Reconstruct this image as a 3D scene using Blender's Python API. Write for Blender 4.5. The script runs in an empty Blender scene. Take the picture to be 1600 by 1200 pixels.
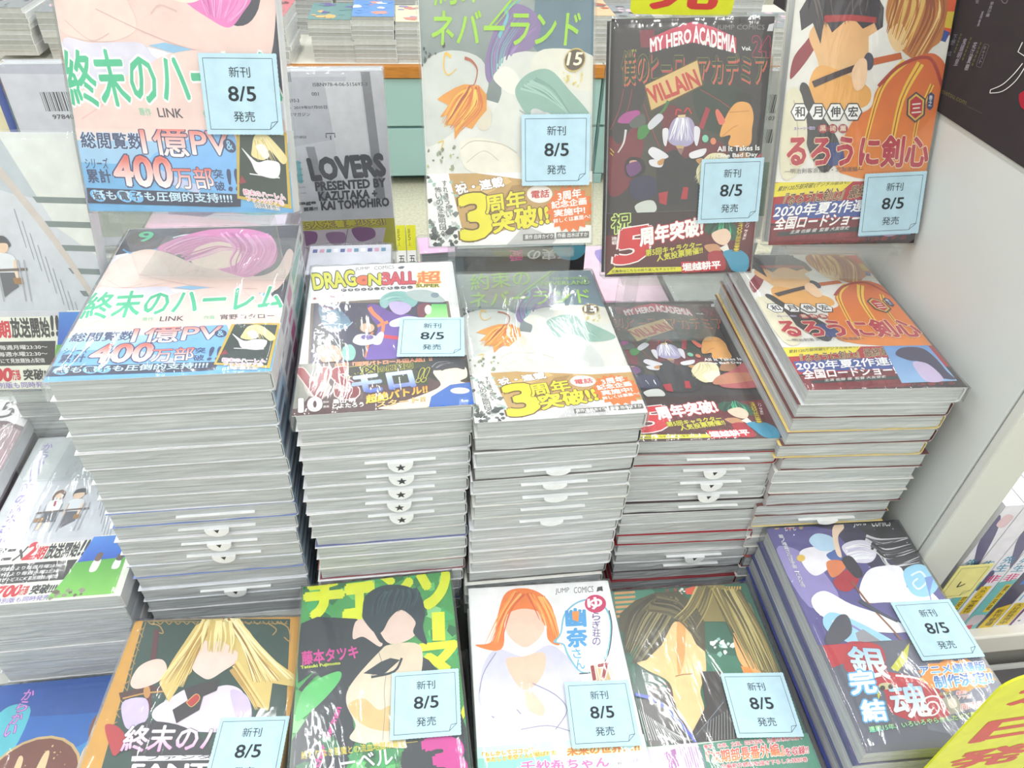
import bpy, math, random
from mathutils import Matrix, Vector
random.seed(11)
R = math.radians
SC = bpy.context.scene
COL = SC.collection

# ------------------------------------------------------------------ camera
TH = R(-8.5)                      # the display table is the world's x axis, the camera looks a little to its right
FPX, PITCH, ROLL, CAMZ = 1128.6, 0.70765, 0.049843, 1.04
_fw = Vector((0, math.cos(PITCH), -math.sin(PITCH)))
_rt = Vector((1, 0, 0)); _up = _rt.cross(_fw)
_R = _rt*math.cos(ROLL)+_up*math.sin(ROLL); _U = -_rt*math.sin(ROLL)+_up*math.cos(ROLL)
_q = Matrix.Rotation(TH, 3, 'Z')
cR, cU, cF = _q@_R, _q@_U, _q@_fw
cam = bpy.data.cameras.new('camera'); camo = bpy.data.objects.new('camera', cam); COL.objects.link(camo)
camo.matrix_world = Matrix(((cR.x, cU.x, -cF.x, 0), (cR.y, cU.y, -cF.y, 0), (cR.z, cU.z, -cF.z, CAMZ), (0, 0, 0, 1)))
cam.sensor_width = 36; cam.lens = FPX/1600*36; cam.clip_start = .02
cam.dof.use_dof = False
SC.camera = camo
EYE = Vector((0, 0, CAMZ))
# ------------------------------------------------------------------ world, lamps, exposure
w = bpy.data.worlds.new('shop_light'); SC.world = w; w.use_nodes = True
w.node_tree.nodes['Background'].inputs[0].default_value = (.93, .98, 1, 1)
w.node_tree.nodes['Background'].inputs[1].default_value = .62
def area(x, y, z, sx, sy, p, col=(1, 1, .98), rot=(0, 0, 0)):
    l = bpy.data.lights.new('ceiling_tube', 'AREA'); l.shape = 'RECTANGLE'; l.size = sx; l.size_y = sy; l.energy = p; l.color = col
    o = bpy.data.objects.new('ceiling_tube', l); COL.objects.link(o); o.location = (x, y, z); o.rotation_euler = rot
for lx in (-2.0, -.55, .75, 2.1):
    for ly in (-1.2, .7, 2.7):
        area(lx, ly, 2.75, .09, 1.3, 17)
vs = SC.view_settings
SC.display_settings.display_device = 'sRGB'
vs.view_transform = 'Standard'; vs.look = 'None'; vs.gamma = 1; vs.use_curve_mapping = False
vs.exposure = -.06
SC.cycles.transparent_max_bounces = 24

# ------------------------------------------------------------------ helpers
def lin(c):
    f = lambda v: v/12.92 if v <= .04045 else ((v+.055)/1.055)**2.4
    return tuple(f(max(0, min(255, v))/255) for v in c[:3])+(1,)
def ray(px, py):
    return cF+cR*((px-800)/FPX)-cU*((py-600)/FPX)
def at_y(px, py, y):
    d = ray(px, py); return EYE+d*(y/d.y)
def at_z(px, py, z):
    d = ray(px, py); return EYE+d*((z-CAMZ)/d.z)
def at_x(px, py, x):
    d = ray(px, py); return EYE+d*(x/d.x)

def nt(name):
    m = bpy.data.materials.new(name); m.use_nodes = True
    return m, m.node_tree, m.node_tree.nodes['Principled BSDF']
def mat(name, col, rough=.5, noise=0, scale=30, bump=0, stretch=(1, 1, 1), coat=0, metal=0, spec=.4):
    m, t, b = nt(name); N, L = t.nodes, t.links
    b.inputs['Roughness'].default_value = rough; b.inputs['Metallic'].default_value = metal
    b.inputs['Specular IOR Level'].default_value = spec
    b.inputs['Coat Weight'].default_value = coat; b.inputs['Coat Roughness'].default_value = .1
    tc = N.new('ShaderNodeTexCoord'); mp = N.new('ShaderNodeMapping'); mp.inputs['Scale'].default_value = stretch
    L.new(tc.outputs['Object'], mp.inputs[0])
    n = N.new('ShaderNodeTexNoise'); n.inputs['Scale'].default_value = scale; n.inputs['Detail'].default_value = 4
    L.new(mp.outputs[0], n.inputs['Vector'])
    r = N.new('ShaderNodeValToRGB'); c = lin(col)
    r.color_ramp.elements[0].position = .35; r.color_ramp.elements[1].position = .65
    r.color_ramp.elements[0].color = tuple(v*(1-noise) for v in c[:3])+(1,)
    r.color_ramp.elements[1].color = tuple(min(1, v*(1+noise)) for v in c[:3])+(1,)
    L.new(n.outputs['Fac'], r.inputs[0]); L.new(r.outputs[0], b.inputs['Base Color'])
    if bump:
        bu = N.new('ShaderNodeBump'); bu.inputs['Strength'].default_value = bump; bu.inputs['Distance'].default_value = .002
        L.new(n.outputs['Fac'], bu.inputs['Height']); L.new(bu.outputs[0], b.inputs['Normal'])
    return m

def print_mat(name, rough, coat):
    m, t, b = nt(name); N, L = t.nodes, t.links
    a = N.new('ShaderNodeAttribute'); a.attribute_name = 'Col'
    tc = N.new('ShaderNodeTexCoord'); n = N.new('ShaderNodeTexNoise'); n.inputs['Scale'].default_value = 90; n.inputs['Detail'].default_value = 3
    L.new(tc.outputs['Object'], n.inputs['Vector'])
    mr = N.new('ShaderNodeMapRange'); mr.inputs[1].default_value = .3; mr.inputs[2].default_value = .7; mr.inputs[3].default_value = .93; mr.inputs[4].default_value = 1.05
    L.new(n.outputs['Fac'], mr.inputs[0])
    vm = N.new('ShaderNodeVectorMath'); vm.operation = 'SCALE'; L.new(a.outputs['Color'], vm.inputs[0]); L.new(mr.outputs[0], vm.inputs['Scale'])
    L.new(vm.outputs[0], b.inputs['Base Color'])
    b.inputs['Roughness'].default_value = rough; b.inputs['Specular IOR Level'].default_value = .35
    b.inputs['Coat Weight'].default_value = coat; b.inputs['Coat Roughness'].default_value = .12
    return m
M_PRINT = print_mat('printed_paper', .42, .25)
M_MATTE = print_mat('matte_note_paper', .75, 0)

def page_mat():
    m, t, b = nt('page_edges'); N, L = t.nodes, t.links
    tc = N.new('ShaderNodeTexCoord'); oi = N.new('ShaderNodeObjectInfo')
    add = N.new('ShaderNodeVectorMath'); add.operation = 'ADD'; L.new(tc.outputs['Object'], add.inputs[0])
    mul = N.new('ShaderNodeVectorMath'); mul.operation = 'SCALE'; mul.inputs['Scale'].default_value = 3
    cb = N.new('ShaderNodeCombineXYZ'); [L.new(oi.outputs['Random'], cb.inputs[k]) for k in range(3)]
    L.new(cb.outputs[0], mul.inputs[0]); L.new(mul.outputs[0], add.inputs[1])
    mp = N.new('ShaderNodeMapping'); mp.inputs['Scale'].default_value = (7, 7, 800); L.new(add.outputs[0], mp.inputs[0])
    n = N.new('ShaderNodeTexNoise'); n.inputs['Scale'].default_value = 1; n.inputs['Detail'].default_value = 5; n.inputs['Roughness'].default_value = .7
    L.new(mp.outputs[0], n.inputs['Vector'])
    r = N.new('ShaderNodeValToRGB'); e = r.color_ramp.elements
    e[0].position = .25; e[1].position = .75; e[0].color = lin((158, 164, 168)); e[1].color = lin((222, 226, 228))
    L.new(n.outputs['Fac'], r.inputs[0])
    # sparse patches where the printed bleeds darken the edge
    mp2 = N.new('ShaderNodeMapping'); mp2.inputs['Scale'].default_value = (30, 30, 500); L.new(add.outputs[0], mp2.inputs[0])
    n2 = N.new('ShaderNodeTexNoise'); n2.inputs['Scale'].default_value = 1; n2.inputs['Detail'].default_value = 2; L.new(mp2.outputs[0], n2.inputs['Vector'])
    mr = N.new('ShaderNodeMapRange'); mr.inputs[1].default_value = .35; mr.inputs[2].default_value = .7; mr.inputs[3].default_value = .86; mr.inputs[4].default_value = 1.06
    L.new(n2.outputs['Fac'], mr.inputs[0])
    vm = N.new('ShaderNodeVectorMath'); vm.operation = 'SCALE'; L.new(r.outputs[0], vm.inputs[0]); L.new(mr.outputs[0], vm.inputs['Scale'])
    L.new(vm.outputs[0], b.inputs['Base Color']); b.inputs['Roughness'].default_value = .7
    # shrink film lying on the paper: a glossy coat with stretched creases
    b.inputs['Coat Weight'].default_value = .55; b.inputs['Coat Roughness'].default_value = .14
    mp3 = N.new('ShaderNodeMapping'); mp3.inputs['Scale'].default_value = (40, 40, 170); L.new(add.outputs[0], mp3.inputs[0])
    n3 = N.new('ShaderNodeTexNoise'); n3.inputs['Scale'].default_value = 1; n3.inputs['Detail'].default_value = 3; n3.inputs['Distortion'].default_value = 1.2; L.new(mp3.outputs[0], n3.inputs['Vector'])
    bu = N.new('ShaderNodeBump'); bu.inputs['Strength'].default_value = .9; bu.inputs['Distance'].default_value = .0025
    L.new(n3.outputs['Fac'], bu.inputs['Height']); L.new(bu.outputs[0], b.inputs['Coat Normal'])
    b2 = N.new('ShaderNodeBump'); b2.inputs['Strength'].default_value = .35; b2.inputs['Distance'].default_value = .0006
    L.new(n.outputs['Fac'], b2.inputs['Height']); L.new(b2.outputs[0], b.inputs['Normal'])
    return m
M_PAGE = page_mat()

def sheet_mat(name, tint, rough, base, gain, haze, bump=0, scale=(28, 9, 20)):
    """thin clear plastic: mostly see-through, a little milky, mirror-like at grazing angles"""
    m = bpy.data.materials.new(name); m.use_nodes = True; t = m.node_tree; N, L = t.nodes, t.links; N.clear()
    o = N.new('ShaderNodeOutputMaterial'); mx = N.new('ShaderNodeMixShader'); tr = N.new('ShaderNodeBsdfTransparent'); g = N.new('ShaderNodeBsdfGlossy')
    tr.inputs[0].default_value = tint+(1,); g.inputs['Roughness'].default_value = rough
    lw = N.new('ShaderNodeLayerWeight'); lw.inputs[0].default_value = .5
    pw = N.new('ShaderNodeMath'); pw.operation = 'POWER'; pw.inputs[1].default_value = 4; L.new(lw.outputs['Facing'], pw.inputs[0])
    ma = N.new('ShaderNodeMath'); ma.operation = 'MULTIPLY_ADD'; ma.inputs[1].default_value = gain; ma.inputs[2].default_value = base; L.new(pw.outputs[0], ma.inputs[0])
    if bump:
        tc = N.new('ShaderNodeTexCoord'); mp = N.new('ShaderNodeMapping'); mp.inputs['Scale'].default_value = scale; mp.inputs['Rotation'].default_value = (0, 0, .35)
        L.new(tc.outputs['Object'], mp.inputs[0])
        n = N.new('ShaderNodeTexNoise'); n.inputs['Scale'].default_value = 1; n.inputs['Detail'].default_value = 4; n.inputs['Distortion'].default_value = .8
        L.new(mp.outputs[0], n.inputs['Vector'])
        bu = N.new('ShaderNodeBump'); bu.inputs['Strength'].default_value = bump; bu.inputs['Distance'].default_value = .004
        L.new(n.outputs['Fac'], bu.inputs['Height']); L.new(bu.outputs[0], g.inputs['Normal']); L.new(bu.outputs[0], lw.inputs['Normal'])
    df = N.new('ShaderNodeBsdfDiffuse'); df.inputs[0].default_value = (.9, .92, .92, 1); m2 = N.new('ShaderNodeMixShader'); m2.inputs[0].default_value = haze
    L.new(tr.outputs[0], m2.inputs[1]); L.new(df.outputs[0], m2.inputs[2])
    L.new(ma.outputs[0], mx.inputs[0]); L.new(m2.outputs[0], mx.inputs[1]); L.new(g.outputs[0], mx.inputs[2]); L.new(mx.outputs[0], o.inputs[0])
    return m
M_FILM = sheet_mat('shrink_film', (.99, .995, .995), .10, .055, .6, .07, .6)
M_CLEAR = sheet_mat('clear_acrylic', (.965, .975, .97), .06, .04, .6, .04)

def link(name, me, parent=None, mats=None):
    o = bpy.data.objects.new(name, me); COL.objects.link(o)
    if parent: o.parent = parent
    return o
def empty(name, M, label, cat, group=None):
    o = bpy.data.objects.new(name, None); COL.objects.link(o); o.matrix_world = M; o.empty_display_size = .01
    o['label'] = label; o['category'] = cat
    if group: o['group'] = group
    return o
def tag(o, label, cat, group=None):
    o['label'] = label; o['category'] = cat
    if group: o['group'] = group
    return o

class MB:                                  # mesh collector with a colour per vertex
    def __init__(s): s.v = []; s.f = []; s.c = []; s.m = []
    def add(s, vs, fs, col=(200, 200, 200), mi=0):
        k = len(s.v); s.v += [tuple(v) for v in vs]
        cols = col if isinstance(col, list) else [lin(col)]*len(vs)
        s.c += cols; s.f += [tuple(i+k for i in f) for f in fs]; s.m += [mi]*len(fs)
    def box(s, a, b, col=(200, 200, 200), mi=0, M=None):
        x0, y0, z0 = a; x1, y1, z1 = b
        v = [(x0, y0, z0), (x1, y0, z0), (x1, y1, z0), (x0, y1, z0), (x0, y0, z1), (x1, y0, z1), (x1, y1, z1), (x0, y1, z1)]
        if M: v = [M@Vector(p) for p in v]
        s.add(v, [(0, 3, 2, 1), (4, 5, 6, 7), (0, 1, 5, 4), (1, 2, 6, 5), (2, 3, 7, 6), (3, 0, 4, 7)], col, mi)
    def prism(s, prof, y0, y1, col=(200, 200, 200), mi=0):   # profile in xz (counter-clockwise seen from -y), extruded in y
        n = len(prof); v = [(p[0], y0, p[1]) for p in prof]+[(p[0], y1, p[1]) for p in prof]
        s.add(v, [tuple(range(n)), tuple(range(2*n-1, n-1, -1))]+[(i, i+n, (i+1) % n+n, (i+1) % n) for i in range(n)], col, mi)
    def mesh(s, name, mats):
        me = bpy.data.meshes.new(name); me.from_pydata(s.v, [], s.f)
        a = me.color_attributes.new('Col', 'FLOAT_COLOR', 'POINT')
        a.data.foreach_set('color', [x for c in s.c for x in c])
        for m in mats: me.materials.append(m)
        if len(mats) > 1: me.polygons.foreach_set('material_index', s.m)
        me.update(); return me

# ------------------------------------------------------------------ printed artwork and lettering on real sheets
TEXTS = {}
def want(s, off): TEXTS.setdefault((s, 0), None)
def bake_texts():
    tmp = []
    for (s, off), v in TEXTS.items():
        if v is None:
            c = bpy.data.curves.new('lettering', 'FONT'); c.body = s; c.offset = off; c.resolution_u = 2 if len(s) > 5 else 3
            o = bpy.data.objects.new('lettering', c); COL.objects.link(o); tmp.append(((s, off), o))
    bpy.context.view_layer.update(); dg = bpy.context.evaluated_depsgraph_get()
    for k, o in tmp:
        e = o.evaluated_get(dg); m = e.to_mesh()
        F = [tuple(p.vertices) for p in m.polygons]; par = list(range(len(m.vertices)))
        def find(a):
            while par[a] != a: par[a] = par[par[a]]; a = par[a]
            return a
        at = {}
        for a, v in enumerate(m.vertices): par[find(a)] = find(at.setdefault((round(v.co.x, 4), round(v.co.y, 4)), a))
        for f in F:
            for q in f[1:]: par[find(f[0])] = find(q)
        ids = {}; isl = [ids.setdefault(find(a), len(ids)) for a in range(len(par))]; isl = [q*min(4e-7, 4e-6/len(ids)) for q in isl]
        TEXTS[k] = ([(v.co.x, v.co.y) for v in m.vertices], F, isl); e.to_mesh_clear()
    for k, o in tmp:
        c = o.data; bpy.data.objects.remove(o); bpy.data.curves.remove(c)

def pts(s):
    if isinstance(s, str): return [tuple(float(a) for a in q.split(',')) for q in s.split()]
    return list(s)
def crom(P, closed=True, n=5):
    out = []; m = len(P)
    rng = range(m) if closed else range(m-1)
    for i in rng:
        g = (lambda k: P[k % m]) if closed else (lambda k: P[max(0, min(m-1, k))])
        p0, p1, p2, p3 = g(i-1), g(i), g(i+1), g(i+2)
        for j in range(n):
            t = j/n
            out.append(tuple(.5*(2*p1[d]+(p2[d]-p0[d])*t+(2*p0[d]-5*p1[d]+4*p2[d]-p3[d])*t*t+(3*p1[d]-p0[d]-3*p2[d]+p3[d])*t**3) for d in (0, 1)))
    if not closed: out.append(P[-1])
    return out
def clip(poly, x0, y0, x1, y1):            # poly of (x, y, colour)
    for ax, lim, sg in ((0, x0, 1), (0, x1, -1), (1, y0, 1), (1, y1, -1)):
        out = []
        for i in range(len(poly)):
            a, b = poly[i-1], poly[i]; da, db = (a[ax]-lim)*sg, (b[ax]-lim)*sg
            if (da >= 0) != (db >= 0):
                t = da/(da-db); out.append((a[0]+(b[0]-a[0])*t, a[1]+(b[1]-a[1])*t, tuple(a[2][k]+(b[2][k]-a[2][k])*t for k in range(4))))
            if db >= 0: out.append(b)
        poly = out
        if len(poly) < 3: return []
    return poly

class Art:
    """Flat print. Shapes are given in the coordinates of a measured view of the sheet and mapped onto the sheet's own plane."""
    def __init__(s, W, L, M=None):
        s.W, s.L, s.M = W, L, M; s.ops = {'cover': [], 'obi': []}; s.k = 'cover'; s.x0 = s.y0 = 0; s.sc = 1; s.hobi = 0
    def fr(s, x0, y0, sc, M=None):
        s.x0, s.y0, s.sc = x0, y0, sc
        if M is not None: s.M = M
        return s
    def loc(s, x, y):
        if s.M is None: return (x/s.sc+s.x0, s.L-(y/s.sc+s.y0))     # plain millimetre-like frame, y down
        d = ray(s.x0+x/s.sc, s.y0+y/s.sc); Mi = s.M.inverted()
        o = Mi@EYE; d = Mi.to_3x3()@d; t = -o.z/d.z
        return (o.x+d.x*t, o.y+d.y*t)
    def obi(s, x, y): s.hobi = s.loc(x, y)[1]; s.k = 'obi'
    def raw(s, P, col, c2=None):
        s.ops[s.k].append(('p', P, lin(col), lin(c2) if c2 else None))
    def p(s, col, P, sm=0, c2=None):
        P = pts(P)
        if sm: P = crom(P)
        s.raw([s.loc(*q) for q in P], col, c2)
    def q(s, col, c2=None): s.raw([(-.01, -.01), (s.W+.01, -.01), (s.W+.01, s.L+.01), (-.01, s.L+.01)], col, c2)
    def e(s, col, cx, cy, rx, ry, rot=0, n=22, c2=None):
        c, d = math.cos(R(rot)), math.sin(R(rot))
        s.p(col, [(cx+rx*math.cos(a)*c-ry*math.sin(a)*d, cy+rx*math.cos(a)*d+ry*math.sin(a)*c) for a in [6.2832*i/n for i in range(n)]], 0, c2)
    def s(s_, col, P, w0, w1=None, sm=1):
        P = pts(P); w1 = w0 if w1 is None else w1
        if sm and len(P) > 2: P = crom(P, False, 4)
        l, r = [], []
        for i, a in enumerate(P):
            b, c = P[max(0, i-1)], P[min(len(P)-1, i+1)]; dx, dy = c[0]-b[0], c[1]-b[1]; n = math.hypot(dx, dy) or 1
            w = (w0+(w1-w0)*i/(len(P)-1))/2; l.append((a[0]-dy/n*w, a[1]+dx/n*w)); r.append((a[0]+dy/n*w, a[1]-dx/n*w))
        a, b = [s_.loc(*v) for v in l], [s_.loc(*v) for v in r]
        s_.ops[s_.k].append(('s', (a, b), lin(col), None))
    def hair(s, cols, g1, g2, n, w, jit=6):      # n tapered strokes fanned between two guide lines
        g1, g2 = pts(g1), pts(g2); rn = random.Random(n*7+int(g1[0][0]))
        for i in range(n):
            t = rn.random(); P = [(a[0]+(b[0]-a[0])*t+rn.uniform(-jit, jit), a[1]+(b[1]-a[1])*t+rn.uniform(-jit, jit)) for a, b in zip(g1, g2)]
            s.s(rn.choice(cols), P, w, w*.15)
        k = s.ops[s.k]; batch = k[-n:]; del k[-n:]; k.append(('b', batch, None, None))   # one layer for the whole lock
    def sc_(s, cols, n, x0, y0, x1, y1, r0, r1, seed=1):   # scattered small shards
        rn = random.Random(seed); batch = []
        for i in range(n):
            cx, cy, r = rn.uniform(x0, x1), rn.uniform(y0, y1), rn.uniform(r0, r1); a0 = rn.random()*6
            P = [s.loc(cx+r*rn.uniform(.5, 1)*math.cos(a0+a), cy+r*rn.uniform(.3, 1)*math.sin(a0+a)) for a in (0, 1.1, 2.3, 3.4, 4.7)]
            batch.append(('p', P, lin(rn.choice(cols)), None))
        for i, b in enumerate(batch): s.ops[s.k].append(b) if n < 6 else None
        if n >= 6: s.ops[s.k].append(('b', batch, None, None))
    def t(s, txt, bl, br, h, col, out=None, ow=.06, bold=.018, c2=None, lean=0, oc2=None):
        bl, br = pts(bl)[0], pts(br)[0]; want(txt, bold)
        dx, dy = br[0]-bl[0], br[1]-bl[1]; n = math.hypot(dx, dy)
        tl = (bl[0]+lean+dy/n*h*.0, bl[1]-h)
        A, B, C = s.loc(*bl), s.loc(*br), s.loc(*tl)
        if out: want(txt, bold+ow); s.ops[s.k].append(('t', (txt, bold+ow, bold, A, B, C), lin(out), lin(oc2) if oc2 else None))
        s.ops[s.k].append(('t', (txt, bold, bold, A, B, C), lin(col), lin(c2) if c2 else None))
    def tr(s, txt, bl, br, tl, col, out=None, ow=.06, bold=.018, c2=None):     # three explicit corners
        bl, br, tl = pts(bl)[0], pts(br)[0], pts(tl)[0]; want(txt, bold); A, B, C = s.loc(*bl), s.loc(*br), s.loc(*tl)
        if out: want(txt, bold+ow); s.ops[s.k].append(('t', (txt, bold+ow, bold, A, B, C), lin(out), None))
        s.ops[s.k].append(('t', (txt, bold, bold, A, B, C), lin(col), lin(c2) if c2 else None))
    def vt(s, txt, a, b, w, col, out=None, bold=.018, g=.9):                 # vertical line of characters from a (top) to b (bottom)
        a, b = pts(a)[0], pts(b)[0]; n = len(txt)
        for i, ch in enumerate(txt):
            if ch == ' ': continue
            t0, t1 = i/n, (i+g)/n; p = (a[0]+(b[0]-a[0])*t0, a[1]+(b[1]-a[1])*t0); q = (a[0]+(b[0]-a[0])*t1, a[1]+(b[1]-a[1])*t1)
            s.tr(ch, [(q[0]-w/2, q[1])], [(q[0]+w/2, q[1])], [(p[0]-w/2, p[1])], col, out, .05, bold)
        m = sum(1 for c in txt if c != ' ')*(2 if out else 1); k = s.ops[s.k]; batch = k[-m:]; del k[-m:]
        if out: k.append(('b', batch[0::2], None, None)); k.append(('b', batch[1::2], None, None))
        else: k.append(('b', batch, None, None))
    # ---- baking
    def _emit(s, mb, op, z, lim):
        kind, d, c, c2 = op
        def put(P, faces, isl=None):
            z_ = z; zi = (lambda i: z_+isl[i]) if isl else (lambda i: z_)
            ys = [p[1] for p in P]; lo, hi = min(ys), max(ys)
            cc = (lambda y: tuple(c[k]+(c2[k]-c[k])*((hi-y)/(hi-lo or 1)) for k in range(4))) if c2 else (lambda y: c)
            inside = all(lim[0] <= p[0] <= lim[2] and lim[1] <= p[1] <= lim[3] for p in P)
            if inside:
                mb.add([(p[0], p[1], zi(i)) for i, p in enumerate(P)], faces, [cc(p[1]) for p in P]); return
            for f in faces:
                q = clip([(P[i][0], P[i][1], cc(P[i][1])) for i in f], *lim)
                if len(q) >= 3: mb.add([(a[0], a[1], zi(f[0])) for a in q], [tuple(range(len(q)))], [a[2] for a in q])
        if kind == 'p':
            ar = sum(d[i-1][0]*d[i][1]-d[i][0]*d[i-1][1] for i in range(len(d)))
            put(d if ar > 0 else d[::-1], [tuple(range(len(d)))])
        elif kind == 's':
            a, b = d; P = a+b; n = len(a); fs = []
            for i in range(n-1):
                f = (i, i+1, n+i+1, n+i); ar = sum(P[f[k-1]][0]*P[f[k]][1]-P[f[k]][0]*P[f[k-1]][1] for k in range(4))
                fs.append(f if ar > 0 else f[::-1])
            put(P, fs)
        elif kind == 't':
            txt, off, base, A, B, C = d; V, F, isl = TEXTS[(txt, 0)]
            if not V: return
            xs = [v[0] for v in V]; ys = [v[1] for v in V]; x0, x1, y0, y1 = min(xs), max(xs), min(ys), max(ys)
            hh = max(y1-y0, .3); r = off*.8; n = 0 if r < .004 else 4 if r < .035 else 8
            ring = [(0, 0)]+[(r*math.cos(6.2832*k/n+.4), r*math.sin(6.2832*k/n+.4)) for k in range(n)]
            for dx, dy in ring:
                P = []
                for x, y in V:
                    u, v = (x+dx-x0)/(x1-x0), (y+dy-y0)/hh
                    P.append((A[0]+(B[0]-A[0])*u+(C[0]-A[0])*v, A[1]+(B[1]-A[1])*u+(C[1]-A[1])*v))
                put(P, F, isl); z += 1.1e-6
        elif kind == 'b':
            for i, o in enumerate(d): s._emit(mb, o, z+i*2.2e-6, lim)
    def mesh(s, name, which, z0, lim, matl=None, base=None):
        mb = MB(); z = z0
        if base: base(mb)
        for op in s.ops[which]:
            s._emit(mb, op, z, lim); z += 1.3e-5+(len(op[1])*2.2e-6 if op[0] == 'b' else 0)
        return mb.mesh(name, [matl or M_PRINT])

# ------------------------------------------------------------------ books
def frame_flat(x, y, ztop, yaw):           # matrix of the cover plane (origin at its near left corner)
    return Matrix.Translation((x, y, ztop))@Matrix.Rotation(R(yaw), 4, 'Z')
def frame_up(x, y, z, yaw, tilt, g=0):
    return Matrix.Translation((x, y, z))@Matrix.Rotation(R(yaw), 4, 'Z')@Matrix.Rotation(R(tilt), 4, 'X')@Matrix.Rotation(R(g), 4, 'Z')

def jacket_mesh(W, L, t, col, edge=(214, 217, 217), flip=False, spine=None):
    mb = MB(); k = .0004; r = .0022
    o = [(0, t), (0, t-k), (W-r, t-k), (W-k, t-r), (W-k, r), (W-r, k), (0, k), (0, 0), (W-r, 0), (W-.0006, .0006), (W, r), (W, t-r), (W-.0006, t-.0006), (W-r, t)]
    if flip: o = [(W-x, z) for x, z in o][::-1]
    n = len(o); v = [(p[0], 0, p[1]) for p in o]+[(p[0], L, p[1]) for p in o]
    c = lin(col)
    mb.add(v, [(i, i+n, (i+1) % n+n, (i+1) % n) for i in range(n)], [c]*(2*n))
    # the paper's own cut edge, front and back
    for y, s in ((0, 1), (L, -1)):
        vv = [(p[0], y, p[1]) for p in o]
        quads = [(0, 1, 2, 13), (13, 2, 3, 12), (12, 3, 4, 11), (11, 4, 5, 10), (10, 5, 9), (9, 5, 6, 8), (8, 6, 7)]
        if flip: quads = [tuple(13-i for i in q)[::-1] for q in quads]
        mb.add(vv, [q if s > 0 else q[::-1] for q in quads], [tuple(a*.4+b*.6 for a, b in zip(c, lin(edge)))]*n)
    if spine:
        for si, (y0, y1, z0, z1, cc) in enumerate(spine):
            x = (W+5e-5+si*2e-5) if not flip else (-5e-5-si*2e-5)
            mb.add([(x, y0*L, z0*t), (x, y1*L, z0*t), (x, y1*L, z1*t), (x, y0*L, z1*t)], [(0, 1, 2, 3)], cc)
    return mb.mesh('jacket', [M_PRINT])
def page_mesh(W, L, t, flip=False, seed=0):
    rn = random.Random(seed); mb = MB(); a = .0018; x0, x1 = a, W-.0012
    if flip: x0, x1 = W-x1, W-x0
    n, m = 10, 4; z0, z1 = .0007, t-.0007; V = []
    for j in range(m+1):
        for i in range(n+1):
            V.append((x0+(x1-x0)*i/n, .0009+rn.uniform(-.00035, .00035), z0+(z1-z0)*j/m))
    F = [(j*(n+1)+i, j*(n+1)+i+1, (j+1)*(n+1)+i+1, (j+1)*(n+1)+i) for j in range(m) for i in range(n)]
    k = len(V); V += [(x0, L-.0009, z0), (x1, L-.0009, z0), (x1, L-.0009, z1), (x0, L-.0009, z1)]
    bl, br, tl, tr = 0, n, m*(n+1), m*(n+1)+n
    F += [(k+1, k, k+3, k+2), tuple(range(n, -1, -1))+(k, k+1), tuple(range(tl, tr+1))+(k+2, k+3),
          tuple(j*(n+1) for j in range(m, -1, -1))+(k, k+3), tuple(j*(n+1)+n for j in range(m+1))+(k+2, k+1)]
    F[-2] = F[-2]
    mb.add(V, F, (190, 190, 190)); return mb.mesh('page_block', [M_PAGE])
def wrap_mesh(W, L, t, seed=0, amp=.0011):
    rn = random.Random(seed); mb = MB(); n, m = 22, 32; e = .0016; h = t+.0021
    ph = [rn.uniform(0, 6) for _ in range(8)]
    def zz(x, y):
        ex = min(x, W-x)/W; ey = min(y, L-y)/L; near = math.exp(-ey*14)+.5*math.exp(-ex*16)
        r = math.sin(x*420+ph[0]+2*math.sin(y*60+ph[1]))*near+.35*math.sin(x*90+y*70+ph[2])+.2*math.sin(y*150-x*45+ph[3])
        return h+amp*.5*(r+.6)
    V = []
    for j in range(m+1):
        for i in range(n+1):
            x, y = -e+(W+2*e)*i/n, -e+(L+2*e)*j/m
            edge = i in (0, n) or j in (0, m)
            V.append((x, y, zz(max(0, min(W, x)), max(0, min(L, y)))-(.0022 if edge else 0)))
    F = [(j*(n+1)+i, j*(n+1)+i+1, (j+1)*(n+1)+i+1, (j+1)*(n+1)+i) for j in range(m) for i in range(n)]
    ring = [i for i in range(n+1)]+[j*(n+1)+n for j in range(1, m+1)]+[m*(n+1)+i for i in range(n-1, -1, -1)]+[j*(n+1) for j in range(m-1, 0, -1)]
    k = len(V)
    for a in ring: V.append((V[a][0]+rn.uniform(-.0004, .0004), V[a][1]+rn.uniform(-.0004, .0004), .0012+rn.uniform(0, .0006)))
    q = len(ring); F += [(ring[i], k+i, k+(i+1) % q, ring[(i+1) % q]) for i in range(q)]
    mb.add(V, F, (255, 255, 255)); me = mb.mesh('plastic_wrap', [M_FILM])
    me.polygons.foreach_set('use_smooth', [True]*len(me.polygons)); return me
_mc = {}
def cached(key, fn, *a, **k):
    if key not in _mc: _mc[key] = fn(*a, **k)
    return _mc[key]

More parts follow.
